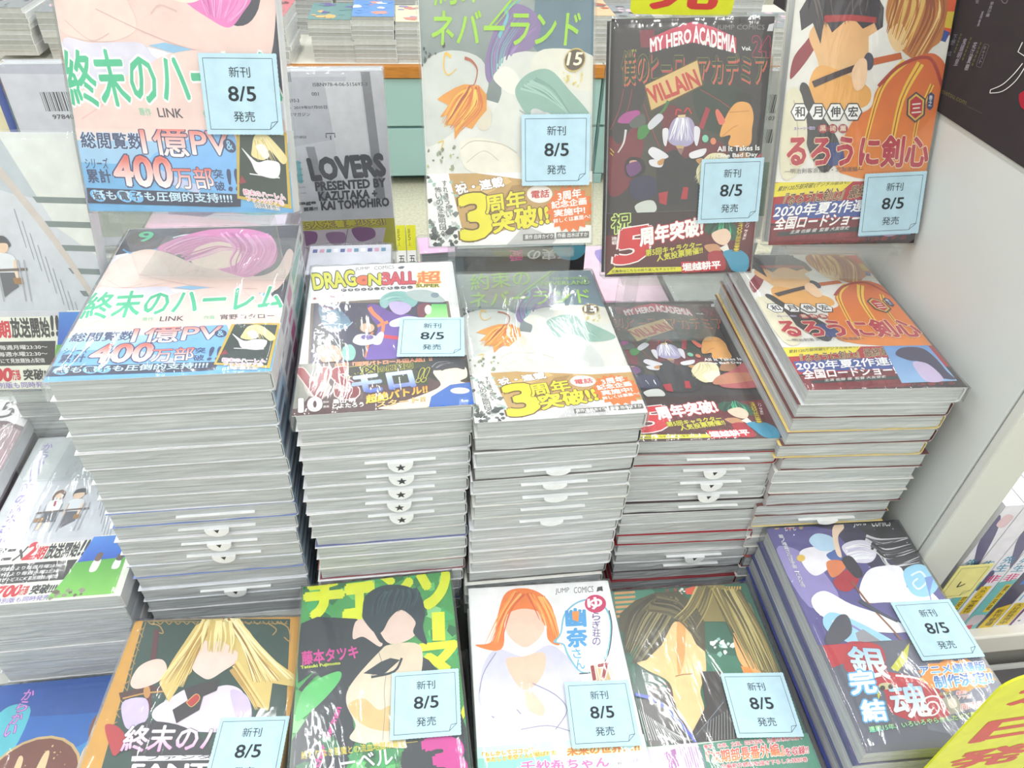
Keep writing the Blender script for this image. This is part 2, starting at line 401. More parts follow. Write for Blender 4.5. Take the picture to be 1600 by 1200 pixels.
SLIP = {}
def slip_mesh(style, W, t, fx):
    mb = MB(); cx = W*fx; wh = (246, 248, 250)
    mb.box((cx-W*.21, -.0012, t*.5), (cx+W*.21, .0012, t*.5+.0008), wh)
    if style != 'bar':
        r = .0086; dz = {'star': .0092, 'notch': .0080, 'plain': .0048}[style]
        P = [(cx+r*math.cos(a), -.0030, t*.5+.0008+dz*math.sin(a)) for a in [math.pi+math.pi*i/14 for i in range(15)]]
        Q = [(p[0], -.0012, p[2]) for p in P]; n = len(P)
        mb.add(P+Q, [tuple(range(n))]+[(i, i+n, (i+1) % n+n, (i+1) % n) for i in range(n)], wh)
        dk = (66, 66, 70)
        if style == 'star':
            S = [(cx+(.0036 if i % 2 == 0 else .0015)*math.sin(i*math.pi/5), -.0032, t*.5-.0034+(.0036 if i % 2 == 0 else .0015)*math.cos(i*math.pi/5)) for i in range(10)]
            mb.add(S, [tuple(range(9, -1, -1))], dk)
        elif style == 'notch':
            mb.add([(cx-.0019, -.0032, t*.5+.0006), (cx, -.0032, t*.5-.0030), (cx+.0019, -.0032, t*.5+.0006)], [(0, 1, 2)], dk)
    return mb.mesh('sales_slip', [M_PRINT])

def book(name, M, W, L, t, jcol, label, cat='comic book', group=None, art=None, wrap=True, slip=None, slipx=.55, flip=False, spine=None, key='', seed=0, backdrop=None):
    """M is the matrix of the cover plane; the book's body lies below it."""
    root = empty(name, M@Matrix.Translation((0, 0, -t)), label, cat, group)
    kt = round(t, 5)
    link('page_block', cached(('pg', W, L, kt, flip, seed % 4), page_mesh, W, L, t, flip, seed % 4), root)
    link('jacket', cached(('jk', W, L, kt, jcol, flip, key), jacket_mesh, W, L, t, jcol, (214, 217, 217), flip, spine), root)
    if art:
        e = .0004; hb = art.hobi
        if art.ops['cover']:
            link('cover_print', cached((id(art), 'c', kt), art.mesh, 'cover_print', 'cover', t+6e-5, (e, max(e, hb), W-e, L-e)), root)
        if art.ops['obi']:
            def base(mb):
                mb.box((-.0002, -.0002, t), (W+.0002, hb, t+.0003), (225, 225, 228))
                mb.box((W, -.0002, .0005), (W+.0003, hb, t+.0003), (225, 225, 228))
            link('paper_band', cached((id(art), 'o', kt), art.mesh, 'paper_band', 'obi', t+.00034, (-.0002, -.0002, W+.0002, hb), None, base), root)
    if slip: link('sales_slip', cached(('sl', W, kt, slip, slipx), slip_mesh, slip, W, t, slipx), root)
    if wrap: link('plastic_wrap', cached(('wr', W, L, kt, seed % 5), wrap_mesh, W, L, t, seed % 5), root)
    return root

ORD = 'topmost second third fourth fifth sixth seventh eighth ninth tenth eleventh twelfth thirteenth fourteenth fifteenth sixteenth seventeenth'.split()
def pile(x, y, ztop, zbase, yaw, n, W, L, cols, desc, art, toplabel, lean=(0, 0), slips={}, slipx=.55, topcol=(240, 240, 244), spine=None, flips=(), seed=1, jx=.0016, wrap=True, toppack=()):
    rn = random.Random(seed); t = (ztop-zbase)/n; grp = 'sealed comics in the pile under the '+desc
    ox = oy = 0
    for i in range(n):
        z = ztop-i*t
        if i == 0: M = frame_flat(x, y, z, yaw)
        else:
            if i % 4 == 1: ox = rn.uniform(-jx, jx)*1.3; oy = rn.uniform(-.0012, .0016)
            s = i/n; M = frame_flat(x+lean[0]*s+ox+rn.uniform(-jx, jx)*.5, y+lean[1]*s+oy+rn.uniform(-.0008, .0008), z-.00012, yaw*(1-s*.5)+rn.uniform(-.5, .5))
        fl = i in flips; c = topcol if i == 0 else rn.choice(cols)
        lb = toplabel if i == 0 else 'sealed comic, %s from top under the %s' % (ORD[i], desc)
        tt = t if i == 0 else t-.00025
        book('sealed_comic', M, W, L, tt, c, lb, group=grp, art=art if i == 0 else None, wrap=wrap and i == 0, slip=slips.get(i), slipx=slipx, flip=fl, spine=spine, key=str(seed), seed=seed+i)
    return frame_flat(x, y, ztop, yaw), t

JW, JL = .113, .176                        # small comic format
BW, BL_ = .128, .182                       # larger format
FA = frame_flat(-.2226, .3465, .7583, .52); FB = frame_flat(-.086, .3394, .7284, 1.28)
FC = frame_flat(.0271, .3316, .7218, .74); FD = frame_flat(.1396, .3497, .6772, -2.2)
FE = frame_flat(.2505, .3380, .7297, -2.6)
FF = frame_flat(-.0977, .1580, .5554, 2.12); FG = frame_flat(.0184, .1531, .5433, -1.28)
FH = frame_flat(.1318, .1401, .5429, -.95); FI = frame_flat(.2600, .1640, .5789, -1.42)
FJ = frame_flat(-.2401, .1440, .5404, -3.6)
UA = frame_up(-.2094, .4472, .8152, -5.43, 68.13, .91); UC = frame_up(.0044, .4489, .7826, -4.03, 67.0, 1.88)
UD = frame_up(.1359, .4582, .7472, -2.97, 70.64, 2.1); UE = frame_up(.2632, .4644, .7675, -5.86, 69.35, 2.29)
# ------------------------------------------------------------------ cover prints (abstract colour masses in place of the drawn figures; lettering kept)
Z = 3.33333
# A: pink and flesh-toned cover, pale blue band
A = Art(BW, BL_, FA); A.fr(0, 300, Z)
A.q((236, 236, 246))
A.p((40, 42, 62), '600,330 673,150 1600,130 1500,640 1430,560 1370,480 1200,480 760,300', 0)
A.e((60, 62, 84), 745, 240, 105, 50, -8); A.e((30, 32, 48), 745, 240, 84, 38, -8)
for k, r in enumerate((40, 70, 100, 130)): A.s((96, 190, 232), [(1560-r, 330+r), (1520-r*1.2, 400+r*.9), (1500-r*1.3, 470+r*.7)], 9-k)
A.s((150, 210, 240), '1500,330 1440,420 1400,520', 7); A.s((70, 150, 200), '640,300 700,320 860,290', 9); A.s((230, 235, 245), '900,240 960,225 1040,222', 6)
A.p((236, 206, 198), '500,520 560,410 640,340 760,300 880,320 1000,370 1160,400 1330,440 1440,400 1500,300 1530,330 1500,430 1420,520 1240,520 1000,510 800,500 600,520', 1)
A.p((226, 120, 190), '820,300 900,250 1010,215 1120,195 1300,195 1410,230 1445,300 1430,370 1370,410 1290,445 1200,425 1130,400 1060,360 960,330', 1)
A.p((252, 226, 212), '1030,290 1150,260 1250,300 1240,370 1150,400 1040,390 990,350', 1)
A.hair([(198, 84, 164), (240, 150, 210), (214, 104, 178), (250, 175, 222)], '830,290 930,240 1060,215 1180,230', '980,360 1080,330 1180,300 1320,330', 16, 10)
A.hair([(190, 74, 156), (236, 140, 204), (208, 96, 172), (248, 170, 220)], '1150,215 1210,290 1190,360 1210,420', '1400,225 1440,300 1400,380 1300,430', 22, 12)
A.p((240, 214, 206), '520,480 600,360 720,320 830,350 880,420 860,470 700,500', 1)
A.s((214, 176, 172), '720,430 900,470 1100,500 1340,505', 3); A.s((222, 186, 180), '560,460 640,500 740,480', 3); A.s((222, 186, 180), '960,430 1010,410 1080,420', 3)
A.p((222, 218, 236), '490,560 520,500 640,505 860,495 900,520 960,560 700,600 480,620', 1); A.p((140, 190, 226), '900,500 980,490 1100,500 1010,512')
A.p((238, 208, 202), '380,720 420,640 620,600 820,560 960,520 1150,500 1330,520 1400,600 1480,690 1400,760 380,760', 1)
A.s((232, 190, 184), '430,700 560,660 640,630', 4); A.s((232, 190, 184), '1270,520 1350,590 1390,680', 4)
A.t('9', '720,262', '792,258', 50, (50, 190, 140), bold=.03, lean=10)
A.tr('終末のハーレム', '415,668', '1470,612', '470,530', (58, 190, 142), (250, 245, 248), .05, .03)
A.t('原作', '742,676', '800,674', 20, (120, 205, 170)); A.t('LINK', '832,676', '955,673', 24, (66, 60, 72), lean=6)
A.t('作画', '1062,668', '1118,664', 20, (120, 205, 170)); A.t('宵野コタロー', '1148,668', '1430,660', 26, (66, 60, 72))
A.obi(365, 728)
A.q((112, 178, 228)); A.p((240, 214, 208), '300,690 1500,650 1500,740 330,790', 0); A.p((158, 200, 234), '300,765 1490,715 1480,800 300,830'); A.p((196, 204, 236), '640,850 1000,700 1150,700 900,900', 0); A.p((124, 184, 240), '700,800 1000,720 1180,690 1150,880 860,860', 1)
A.tr('総閲覧数', '358,785', '690,773', '385,738', (52, 66, 110), (200, 225, 248), .04, .03)
A.tr('1億PV', '678,792', '1140,775', '712,702', (222, 88, 70), (60, 60, 110), .04, .02, c2=(255, 250, 250))
A.e((52, 66, 110), 1150, 740, 32, 20); A.t('&', '1134,752', '1166,750', 26, (150, 205, 240))
A.tr('シリーズ', '325,848', '452,842', '345,815', (52, 66, 110)); A.tr('累計', '302,894', '436,888', '322,850', (52, 66, 110), None, 0, .03)
A.tr('400', '455,894', '775,884', '500,800', (222, 88, 70), (60, 60, 110), .04, .04, c2=(255, 250, 250)); A.tr('万部', '785,888', '1005,878', '800,820', (222, 88, 70), (60, 60, 110), .04, .02, c2=(255, 250, 250))
A.t('突', '1018,845', '1072,842', 30, (52, 66, 110)); A.t('破', '1008,884', '1064,880', 30, (52, 66, 110)); A.tr('!!', '1080,880', '1140,876', '1100,812', (52, 66, 110), None, 0, .03)
A.p((48, 54, 84), '240,965 275,912 1140,888 1120,930 1000,938')
for cx, cy in ((318, 936), (472, 930), (538, 927)): A.e((120, 190, 240), cx, cy, 40, 20)
A.tr('紙も電子も圧倒的支持!!!!', '285,950', '1080,920', '300,918', (200, 228, 248), None, 0, .03)
for ch, a, b in (('紙', '296,951', '340,949'), ('電', '450,944', '494,942'), ('子', '518,941', '560,939')): A.t(ch, a, b, 28, (48, 54, 84), bold=.03)
A.fr(80, 480, 4.4444)
A.p((206, 176, 74), '1262,106 1590,118 1520,430 1130,404'); A.p((38, 56, 52), '1280,120 1572,130 1500,410 1150,392')
A.p((238, 222, 160), '1330,190 1370,140 1440,128 1500,160 1560,215 1520,240 1450,190 1400,230 1320,220', 1); A.hair([(222, 196, 120), (248, 236, 190)], '1350,160 1330,200 1310,230', '1450,140 1500,190 1540,240', 10, 8)
A.p((250, 236, 232), '1360,180 1420,170 1440,210 1400,225', 1); A.p((240, 238, 246), '1260,190 1300,240 1330,290 1460,300 1500,240 1420,230 1340,240', 1)
A.p((150, 40, 60), '1170,340 1210,300 1230,330'); A.s((245, 245, 250), '1270,292 1480,298', 5)
A.t('終末のハーレム', '1190,385', '1490,392', 26, (226, 110, 160), (255, 255, 255), .12); A.t('ファンタジア③', '1200,412', '1470,418', 24, (226, 110, 160), (255, 255, 255), .12); A.t('同時発売!!', '1250,438', '1430,442', 22, (70, 70, 80), (255, 255, 255), .1)

# B: white cover, yellow and red title
B = Art(JW, JL, FB); B.fr(470, 400, 6.1538)
B.q((246, 246, 248))
B.t('JUMP', '522,147', '662,138', 36, (70, 70, 84), bold=0); B.t('COMICS', '706,135', '898,122', 34, (70, 70, 84), bold=0); B.p((90, 90, 100), '930,112 965,98 1000,100 985,122 950,126')
B.tr('DRAG', '128,322', '540,282', '105,178', (222, 220, 40), (60, 60, 40), .07, .05)
B.e((60, 60, 40), 605, 235, 80, 52); B.e((232, 110, 50), 605, 235, 73, 46); B.p((180, 50, 40), [(605+(28 if i % 2 else 12)*math.sin(i*math.pi/5), 233+(20 if i % 2 else 9)*math.cos(i*math.pi/5)) for i in range(10)])
B.t('N', '655,284', '768,276', 104, (222, 220, 40), (60, 60, 40), .07, .05); B.t('BALL', '790,274', '1105,262', 108, (212, 60, 78), (120, 30, 50), .05, .05)
B.t('超', '1120,272', '1345,262', 118, (240, 120, 60), (250, 225, 120), .04, .03); B.t('SUPER', '1112,302', '1332,300', 28, (70, 70, 50), (226, 220, 60), .1, .04)
for i, ch in enumerate('ドラゴンボールスーパー'):
    x, y = 415+i*63.5, 331-i*2.7; B.e((70, 70, 78), x, y, 27, 14); B.t(ch, [(x-13, y+9)], [(x+13, y+8)], 18 if ch != 'ー' else 3, (245, 245, 248))
B.t('★モロの願い', '112,428', '412,396', 26, (186, 80, 100))
B.p((122, 104, 88), '100,462 780,420 1420,440 1450,620 1500,1100 60,1100 70,1040')
B.p((50, 46, 78), '128,462 1400,448 1440,1090 84,1090')
B.p((66, 96, 128), '170,500 240,470 340,480 420,560 480,640 440,700 330,720 230,690 190,600', 1, (110, 150, 176)); B.e((126, 156, 176), 320, 600, 60, 90, -20); B.s((190, 205, 215), '230,690 320,720 440,690 500,640', 8); B.s((150, 60, 90), '180,470 260,505 330,520', 9)
B.p((100, 60, 150), '640,490 720,470 860,540 960,560 1100,600 1100,760 1000,840 940,1000 620,1000 700,820 740,700 680,600', 1, (112, 84, 176))
B.s((232, 130, 72), '660,500 700,560 790,650 780,760', 44, 30); B.s((232, 130, 72), '840,640 700,720 620,980', 30, 16); B.s((205, 40, 70), '800,780 960,800', 34); B.p((225, 232, 238), '690,830 760,740 800,760 770,850 710,860', 1); B.p((225, 232, 238), '860,640 1000,590 1140,600 1180,640 900,690', 1)
B.p((136, 188, 184), '760,440 790,390 880,350 1000,350 1110,400 1120,460 1060,500 960,440 850,460 820,510 770,490', 1); B.hair([(112, 170, 166), (170, 212, 206)], '800,400 900,360 1000,380', '780,470 880,430 1000,430', 12, 9)
B.p((196, 180, 222), '850,460 960,445 1060,490 1040,540 960,575 880,540', 1); B.e((150, 190, 190), 815, 465, 32, 40)
B.p((176, 192, 190), '1010,360 1160,330 1290,360 1390,440 1300,455 1120,440', 1); B.e((120, 140, 150), 1290, 385, 40, 26)
B.p((120, 44, 66), '1130,480 1250,470 1210,600 1130,590', 1); B.p((92, 196, 96), '1260,470 1400,470 1420,610 1180,610 1220,560', 0, (170, 230, 150)); B.e((236, 240, 220), 1225, 525, 34, 46)
B.p((60, 58, 66), '520,670 560,600 640,630 710,650 740,700 700,740 600,730 540,710', 1); B.e((214, 176, 150), 640, 700, 70, 46); B.p((214, 224, 226), '500,830 540,770 640,760 740,790 700,850 600,870 540,860', 1); B.e((110, 90, 160), 640, 790, 60, 26)
B.p((30, 34, 44), '130,700 190,690 300,800 420,840 440,930 380,900 250,860 150,920', 1); B.p((210, 160, 128), '150,900 260,860 380,900 390,1000 300,1040 200,1020', 1); B.p((140, 196, 186), '400,900 480,860 530,930 500,1010 410,1000', 1)
B.hair([(24, 28, 36), (60, 66, 78)], '150,720 180,800 160,880', '330,800 380,860 420,920', 12, 14)
B.fr(460, 540, 5.3333); B.obi(20, 160)
B.q((84, 52, 54)); B.p((150, 150, 140), '-20,160 200,130 200,300 60,500 -30,500', 1); B.p((52, 62, 36), '440,180 1120,120 1120,330 560,330'); B.p((30, 34, 22), '1000,200 1480,110 1480,300 1180,300')
B.p((190, 176, 170), '80,300 200,260 300,330 260,430 120,420', 1); B.p((186, 170, 166), '340,330 440,300 480,400 360,430', 1)
B.p((250, 226, 206), '1160,210 1400,170 1440,260 1380,300 1460,330 1300,400 1200,420 1100,520 700,530 900,470 1100,400 1220,330', 1); B.p((50, 50, 58), '1120,130 1200,105 1380,110 1420,200 1340,190 1200,210 1140,200', 1); B.hair([(150, 150, 160), (60, 60, 70)], '1150,180 1200,140 1280,130', '1240,220 1320,190 1400,180', 10, 8)
B.p((44, 104, 190), '1140,430 1300,330 1460,310 1520,520 1120,520'); B.e((240, 230, 225), 1380, 380, 80, 26)
B.t('新章「銀河パトロール囚人編」!!', '340,188', '1148,132', 34, (236, 110, 46), (250, 225, 190), .05, .03)
B.tr('VS', '60,448', '540,438', '20,200', (160, 60, 64), (225, 205, 200), .03, .05, c2=(120, 20, 34))
B.tr('最凶', '440,268', '690,240', '440,190', (40, 42, 30), (200, 196, 60), .06, .05); B.t('の脱獄囚', '700,228', '985,192', 46, (40, 42, 30), (200, 196, 60), .06, .04)
B.tr('モロ', '505,405', '1005,342', '480,270', (214, 236, 250), (80, 60, 80), .035, .06, c2=(70, 96, 200)); B.tr('!!', '1020,306', '1085,300', '1060,200', (40, 42, 30), (200, 196, 60), .05, .05)
B.tr('超絶バトル!!', '600,490', '1110,398', '600,420', (236, 150, 40), (120, 70, 20), .05, .05, c2=(250, 230, 70)); B.t('スタート!!', '690,520', '1090,470', 46, (250, 214, 130), (150, 100, 50), .04)
B.t('10', '44,560', '225,545', 108, (255, 255, 255), (90, 60, 60), .03, .07); B.t('原作', '238,488', '290,485', 18, (230, 220, 220)); B.t('漫画', '238,526', '290,522', 18, (230, 220, 220))
B.t('鳥山 明', '320,492', '508,478', 36, (255, 255, 255), None, 0, .04); B.t('とよたろう', '318,532', '578,514', 36, (255, 255, 255), None, 0, .04)

# C: grey-green cover with lime title
C = Art(JW, JL, FC); C.fr(640, 360, 5)
C.q((226, 226, 222)); C.p((170, 180, 176), '300,250 1500,250 1750,900 800,780 380,900', 0, (96, 112, 116)); C.p((92, 122, 138), '1130,290 1500,280 1650,520 1560,600 1160,600 1100,460', 1)
C.p((206, 210, 206), '390,700 560,620 800,640 860,760 700,900 460,1000 400,900', 1); C.p((220, 222, 216), '900,620 1180,600 1350,590 1500,640 1640,760 1640,1160 700,1100 860,900 960,760', 1); C.p((226, 224, 212), '1130,660 1200,590 1520,600 1600,720 1400,720 1260,700', 1)
C.p((134, 112, 162), '840,700 830,620 900,480 980,450 1100,470 1160,520 1120,590 1020,610 920,640 880,720', 1); C.hair([(112, 92, 148), (160, 130, 186), (110, 170, 176)], '870,700 850,600 960,470', '1000,610 1060,560 1140,520', 16, 9)
C.s((110, 190, 196), '900,560 940,490 920,470 1000,440', 20, 6); C.p((236, 236, 226), '890,700 960,660 1040,680 1090,730 1040,760 960,740', 1)
C.p((140, 178, 166), '1050,740 1120,680 1260,660 1420,730 1600,820 1560,860 1400,870 1300,820 1180,840 1100,800', 1); C.hair([(120, 160, 150), (164, 198, 186)], '1080,740 1240,760 1400,800', '1180,690 1320,730 1500,850', 14, 10)
C.p((206, 210, 208), '1180,820 1300,830 1460,940 1520,1060 1400,1060 1280,960', 1); C.s((245, 245, 240), '1220,840 1300,980 1400,1050', 14, 8); C.s((170, 175, 172), '1100,820 1180,860 1200,1000', 6)
C.p((232, 228, 214), '700,1000 760,950 1000,960 1180,1040 1160,1090 800,1100', 1); C.s((190, 186, 170), '710,1000 800,960 1000,965 1130,1000', 4); C.s((190, 186, 170), '760,1060 880,1000 1000,1040', 3); C.p((222, 214, 196), '800,860 870,810 910,850 900,900 840,910', 1)
C.p((226, 150, 46), '560,780 640,750 700,735 800,735 860,770 870,830 820,870 780,910 720,900 660,960 650,900 580,900 600,860 545,870 600,820 520,800', 0)
C.hair([(240, 186, 60), (214, 110, 30), (176, 70, 24), (250, 205, 90)], '720,750 640,800 560,900', '800,750 840,820 700,920', 26, 12, 10)
C.s((240, 190, 70), '600,640 560,630 555,680 590,705 640,680', 12, 3); C.s((180, 90, 60), '690,640 740,650 780,680 770,730 740,740', 12, 4); C.s((230, 200, 80), '540,980 580,970 560,1010', 6)
C.sc_([(150, 160, 130), (120, 130, 110), (176, 190, 120)], 26, 400, 980, 700, 1180, 5, 22, 3); C.sc_([(40, 50, 56), (70, 82, 84)], 10, 380, 600, 560, 760, 6, 20, 4)
C.tr('約束の', '478,478', '948,432', '470,350', (158, 214, 40), None, 0, .01); C.tr('ネバーランド', '468,602', '1415,568', '470,490', (158, 214, 40), None, 0, .02)
C.s((158, 214, 40), '830,530 1130,305', 10, 10, 0); C.s((158, 214, 40), '862,530 1145,318', 4, 4, 0)
C.t('THE PROMISED', '1112,392', '1392,388', 20, (158, 214, 40), bold=0); C.t('NEVERLAND', '1030,436', '1404,424', 30, (158, 214, 40), bold=.01)
C.e((200, 176, 90), 1412, 620, 70, 42); C.e((84, 66, 48), 1412, 620, 64, 37); C.t('15', '1366,640', '1458,636', 44, (246, 236, 210), None, 0, .03); C.sc_([(206, 186, 90), (226, 212, 130)], 16, 1350, 660, 1490, 720, 4, 12, 5)
C.fr(0, 0, 1, UC); C.obi(665, 272)
C.q((244, 244, 244)); C.p((196, 158, 96), '700,268 740,270 800,278 860,286 930,284 930,352 880,350 840,346 800,356 768,366 727,378', 0)
C.p((172, 134, 76), '738,380 800,290 826,286 760,366'); C.p((222, 186, 120), '720,300 790,276 800,284 726,318')
C.sc_([(60, 66, 66), (110, 120, 118), (160, 190, 180), (200, 204, 200)], 60, 668, 276, 722, 384, 2, 7, 8); C.sc_([(60, 66, 66), (90, 96, 92)], 14, 672, 356, 716, 384, 4, 9, 9)
C.p((200, 200, 202), '790,384 820,352 870,372 860,384')
C.tr('祝・連載', '714,304', '788,291', '710,289', (255, 255, 255), (130, 96, 50), .06, .05); C.tr('3', '724,375', '768,368', '718,308', (232, 222, 40), (110, 80, 30), .03, .05)
C.tr('周年', '760,334', '822,324', '757,306', (232, 222, 40), (110, 80, 30), .05, .04); C.tr('突破!!', '772,364', '858,350', '768,332', (232, 222, 40), (110, 80, 30), .05, .05)
C.p((232, 118, 40), [(890+(38 if i % 2 else 31)*math.cos(i*.1745), 326+(38 if i % 2 else 31)*math.sin(i*.1745)) for i in range(36)])
C.e((250, 240, 236), 843, 303, 20, 14); C.t('電話', '830,310', '858,308', 12, (200, 40, 40), None, 0, .03)
C.tr('3周年', '872,314', '908,308', '871,300', (255, 255, 255), None, 0, .04); C.tr('記念企画', '862,326', '916,319', '861,315', (255, 255, 255), None, 0, .04); C.tr('実施中!', '866,339', '914,333', '865,328', (255, 255, 255), None, 0, .04); C.tr('詳しくは裏面へ!', '865,349', '922,341', '864,342', (255, 255, 255), None, 0, .03)
C.p((110, 108, 106), '817,366 866,364 866,374 817,376'); C.t('原作 白井カイウ', '820,374', '864,372', 7, (250, 250, 250)); C.p((110, 108, 106), '869,363 920,361 920,371 869,373'); C.t('作画 出水ぽすか', '871,371', '918,369', 7, (250, 250, 250))
C.vt('怖いのなら明日へ', '684,292', '694,370', 10, (60, 62, 62), (250, 250, 250)); C.vt('すれ違う想い', '694,282', '702,340', 7, (60, 62, 62), (250, 250, 250))

# D: dark cover with pink title banner and a slanted tan board
D = Art(JW, JL, UD); D.fr(900, 0, 4.4444)
D.q((54, 46, 50)); D.p((70, 66, 58), '540,560 900,560 1000,1200 400,1200', 1); D.p((42, 58, 46), '820,600 1150,620 1180,900 900,900', 1)
D.p((132, 46, 66), '440,210 540,205 560,330 450,330'); D.p((120, 34, 50), '230,960 300,1000 420,860 470,1000 380,1280 230,1350', 1); D.p((112, 34, 48), '600,780 700,740 860,900 900,1000 1000,980 1060,1100 900,1180 640,1100', 1)
for a in ('330,620 300,760 240,900', '470,720 530,900 580,1020', '860,620 1000,700 1080,760', '390,620 370,720 350,780'): D.s((176, 50, 66), a, 4)
D.p((208, 66, 96), '510,268 660,200 810,150 960,190 1112,262 1112,372 960,320 810,296 660,322 512,368')
D.tr('MY HERO', '518,362', '800,292', '514,270', (255, 255, 255), None, 0, .045); D.tr('ACADEMIA', '815,292', '1106,366', '815,178', (255, 255, 255), None, 0, .045)
D.t('JUMP COMICS', '978,216', '1308,216', 44, (140, 136, 140), None, 0, 0); D.p((220, 220, 225), '1325,216 1340,170 1375,160 1365,216')
D.t('Vol.', '1150,350', '1215,350', 26, (250, 250, 250), None, 0, .04); D.t('24', '1228,386', '1348,392', 130, (70, 40, 50), (206, 50, 92), .03, .06); D.t('ぼく', '382,362', '420,360', 18, (214, 214, 50), None, 0, .03)
D.tr('僕の', '322,600', '505,590', '322,372', (214, 90, 76), None, 0, .03); D.tr('ヒーロー', '520,590', '840,588', '520,385', (190, 66, 80), None, 0, .03); D.tr('アカデミア', '850,592', '1322,590', '850,392', (214, 90, 76), None, 0, .03)
D.tr('僕の', '314,586', '500,576', '314,358', (50, 50, 46), (136, 142, 60), .022, .02); D.tr('ヒーロー', '512,574', '832,572', '512,368', (50, 50, 46), (136, 142, 60), .022, .02); D.tr('アカデミア', '842,576', '1318,574', '842,376', (50, 50, 46), (136, 142, 60), .022, .02)
D.p((110, 80, 40), '470,592 846,408 886,592 516,776'); D.p((222, 188, 124), '480,592 840,420 874,588 522,764'); D.tr('VILLAIN', '530,722', '862,590', '486,618', (198, 66, 58), None, 0, .05)
D.p((176, 74, 150), '290,850 330,790 420,765 445,790 400,850', 1); D.p((64, 140, 66), '425,950 440,880 520,870 490,940 450,970', 1); D.s((70, 130, 70), '640,700 610,760 570,800', 22, 12); D.p((214, 216, 224), '500,860 570,790 605,820 520,900', 1); D.p((90, 96, 92), '370,850 460,790 480,860 400,890', 1); D.s((225, 222, 225), '345,900 330,990 290,1060', 16, 8)
D.p((172, 164, 200), '640,980 650,880 690,820 760,810 810,840 830,930 800,1000 720,1020', 1); D.hair([(240, 240, 250), (206, 200, 226), (250, 250, 255)], '700,820 670,900 640,970', '780,820 800,900 820,980', 24, 13)
D.p((226, 206, 150), '705,800 760,795 755,815 708,815'); D.p((200, 170, 110), '690,1010 750,1012 745,1030 700,1030'); D.p((150, 112, 110), '700,1030 750,1030 725,1085'); D.s((206, 56, 50), '690,800 700,760 730,770', 10); D.s((206, 56, 50), '750,780 775,750 800,790', 10)
D.p((40, 38, 46), '560,1140 680,1040 760,1100 860,1040 900,1250 800,1400 600,1400', 1)
for P in ('500,1060 530,1020 600,1050 640,1090 560,1110', '510,1110 600,1110 590,1160 520,1150', '600,900 640,900 625,1010 605,990', '820,880 860,900 840,1010 820,980', '790,1060 900,1030 880,1080 800,1100'): D.p((234, 232, 240), P, 1)
D.p((206, 150, 90), '565,1120 610,1100 600,1140 570,1145', 1); D.p((206, 150, 90), '830,1110 880,1100 870,1150', 1)
D.p((232, 168, 88), '1060,770 1120,710 1200,720 1230,800 1220,890 1200,1010 1060,1010 1070,940 1000,950 1010,880', 1); D.p((214, 90, 70), '1115,640 1200,665 1190,690 1130,672'); D.p((226, 110, 90), '965,780 985,760 1030,830 1020,860 990,860', 1); D.s((196, 130, 60), '1060,780 1200,770', 5); D.s((196, 130, 60), '1010,950 1080,890 1120,870', 5)
D.p((40, 38, 38), '1100,690 1110,640 1210,650 1220,720'); D.e((130, 210, 180), 895, 962, 22, 26); D.e((230, 140, 100), 950, 980, 20, 24); D.p((170, 40, 60), '850,880 900,740 930,760 880,900')
D.p((30, 26, 36), '340,1140 380,1090 460,1110 480,1180 420,1230 350,1220', 1); D.p((220, 170, 150), '370,1120 420,1115 420,1160 380,1170', 1); D.p((112, 60, 140), '390,1160 440,1170 400,1210'); D.s((230, 214, 60), '236,1030 262,1060', 5); D.s((230, 214, 60), '236,1060 256,1080', 5)
D.fr(900, 400, 5.3333, FD)
D.p((238, 228, 186), '960,960 1010,900 1080,890 1150,900 1190,950 1170,1010 1100,1060 1040,1050 990,1010', 1); D.p((250, 232, 214), '1060,990 1180,960 1190,1020 1110,1060', 1); D.hair([(220, 206, 150), (250, 244, 214)], '1020,910 990,960 960,1000', '1100,900 1130,950 1000,1030', 12, 9)
D.p((170, 120, 80), '1200,960 1230,890 1320,900 1330,960', 1); D.p((186, 90, 96), '1200,1010 1300,960 1420,890 1500,1000 1520,1100 1220,1100', 1); D.p((196, 130, 100), '1180,1010 1330,980 1480,990 1500,1040 1160,1080', 1)
D.p((210, 214, 210), '560,1150 620,1120 700,1120 740,1170 640,1200', 1); D.p((178, 30, 50), '720,1080 790,1070 810,1140 750,1130'); D.p((178, 30, 50), '900,1050 940,1050 960,1110 910,1110'); D.p((112, 60, 120), '420,950 500,930 540,970 470,1000', 1); D.p((44, 44, 80), '480,1020 640,1000 700,1090 540,1110', 1)
D.fr(900, 0, 4.4444, UD)
D.t('All It Takes Is', '978,1052', '1270,1042', 36, (250, 250, 250), None, 0, .03); D.t('One Bad Day', '974,1104', '1256,1092', 36, (250, 250, 250), None, 0, .03)
D.fr(800, 300, 3.33333, UD); D.obi(490, 112)
D.q((50, 26, 32)); D.p((120, 20, 36), '480,230 1300,120 1300,430 480,430', 0, (60, 24, 30)); D.p((226, 40, 50), '560,215 660,190 690,215 640,232 676,290 650,350 590,372 545,350 560,330 610,345 630,300 610,262 575,262', 0); D.ops['obi'].pop()
D.tr('祝', '520,218', '618,205', '520,118', (60, 60, 30), (214, 240, 130), .07, .02)
D.tr('5', '540,372', '690,348', '560,205', (214, 38, 50), (255, 245, 245), .035, .06); D.vt('連載', '532,232', '534,276', 30, (250, 240, 240))
D.tr('周年突破!', '668,282', '992,222', '664,190', (255, 255, 255), (200, 40, 50), .06, .06); D.tr('第5回キャラクター', '695,336', '985,290', '695,300', (220, 214, 50), (60, 30, 20), .06, .04); D.tr('人気投票開催!!', '755,362', '992,318', '752,326', (220, 214, 50), (60, 30, 20), .06, .04)
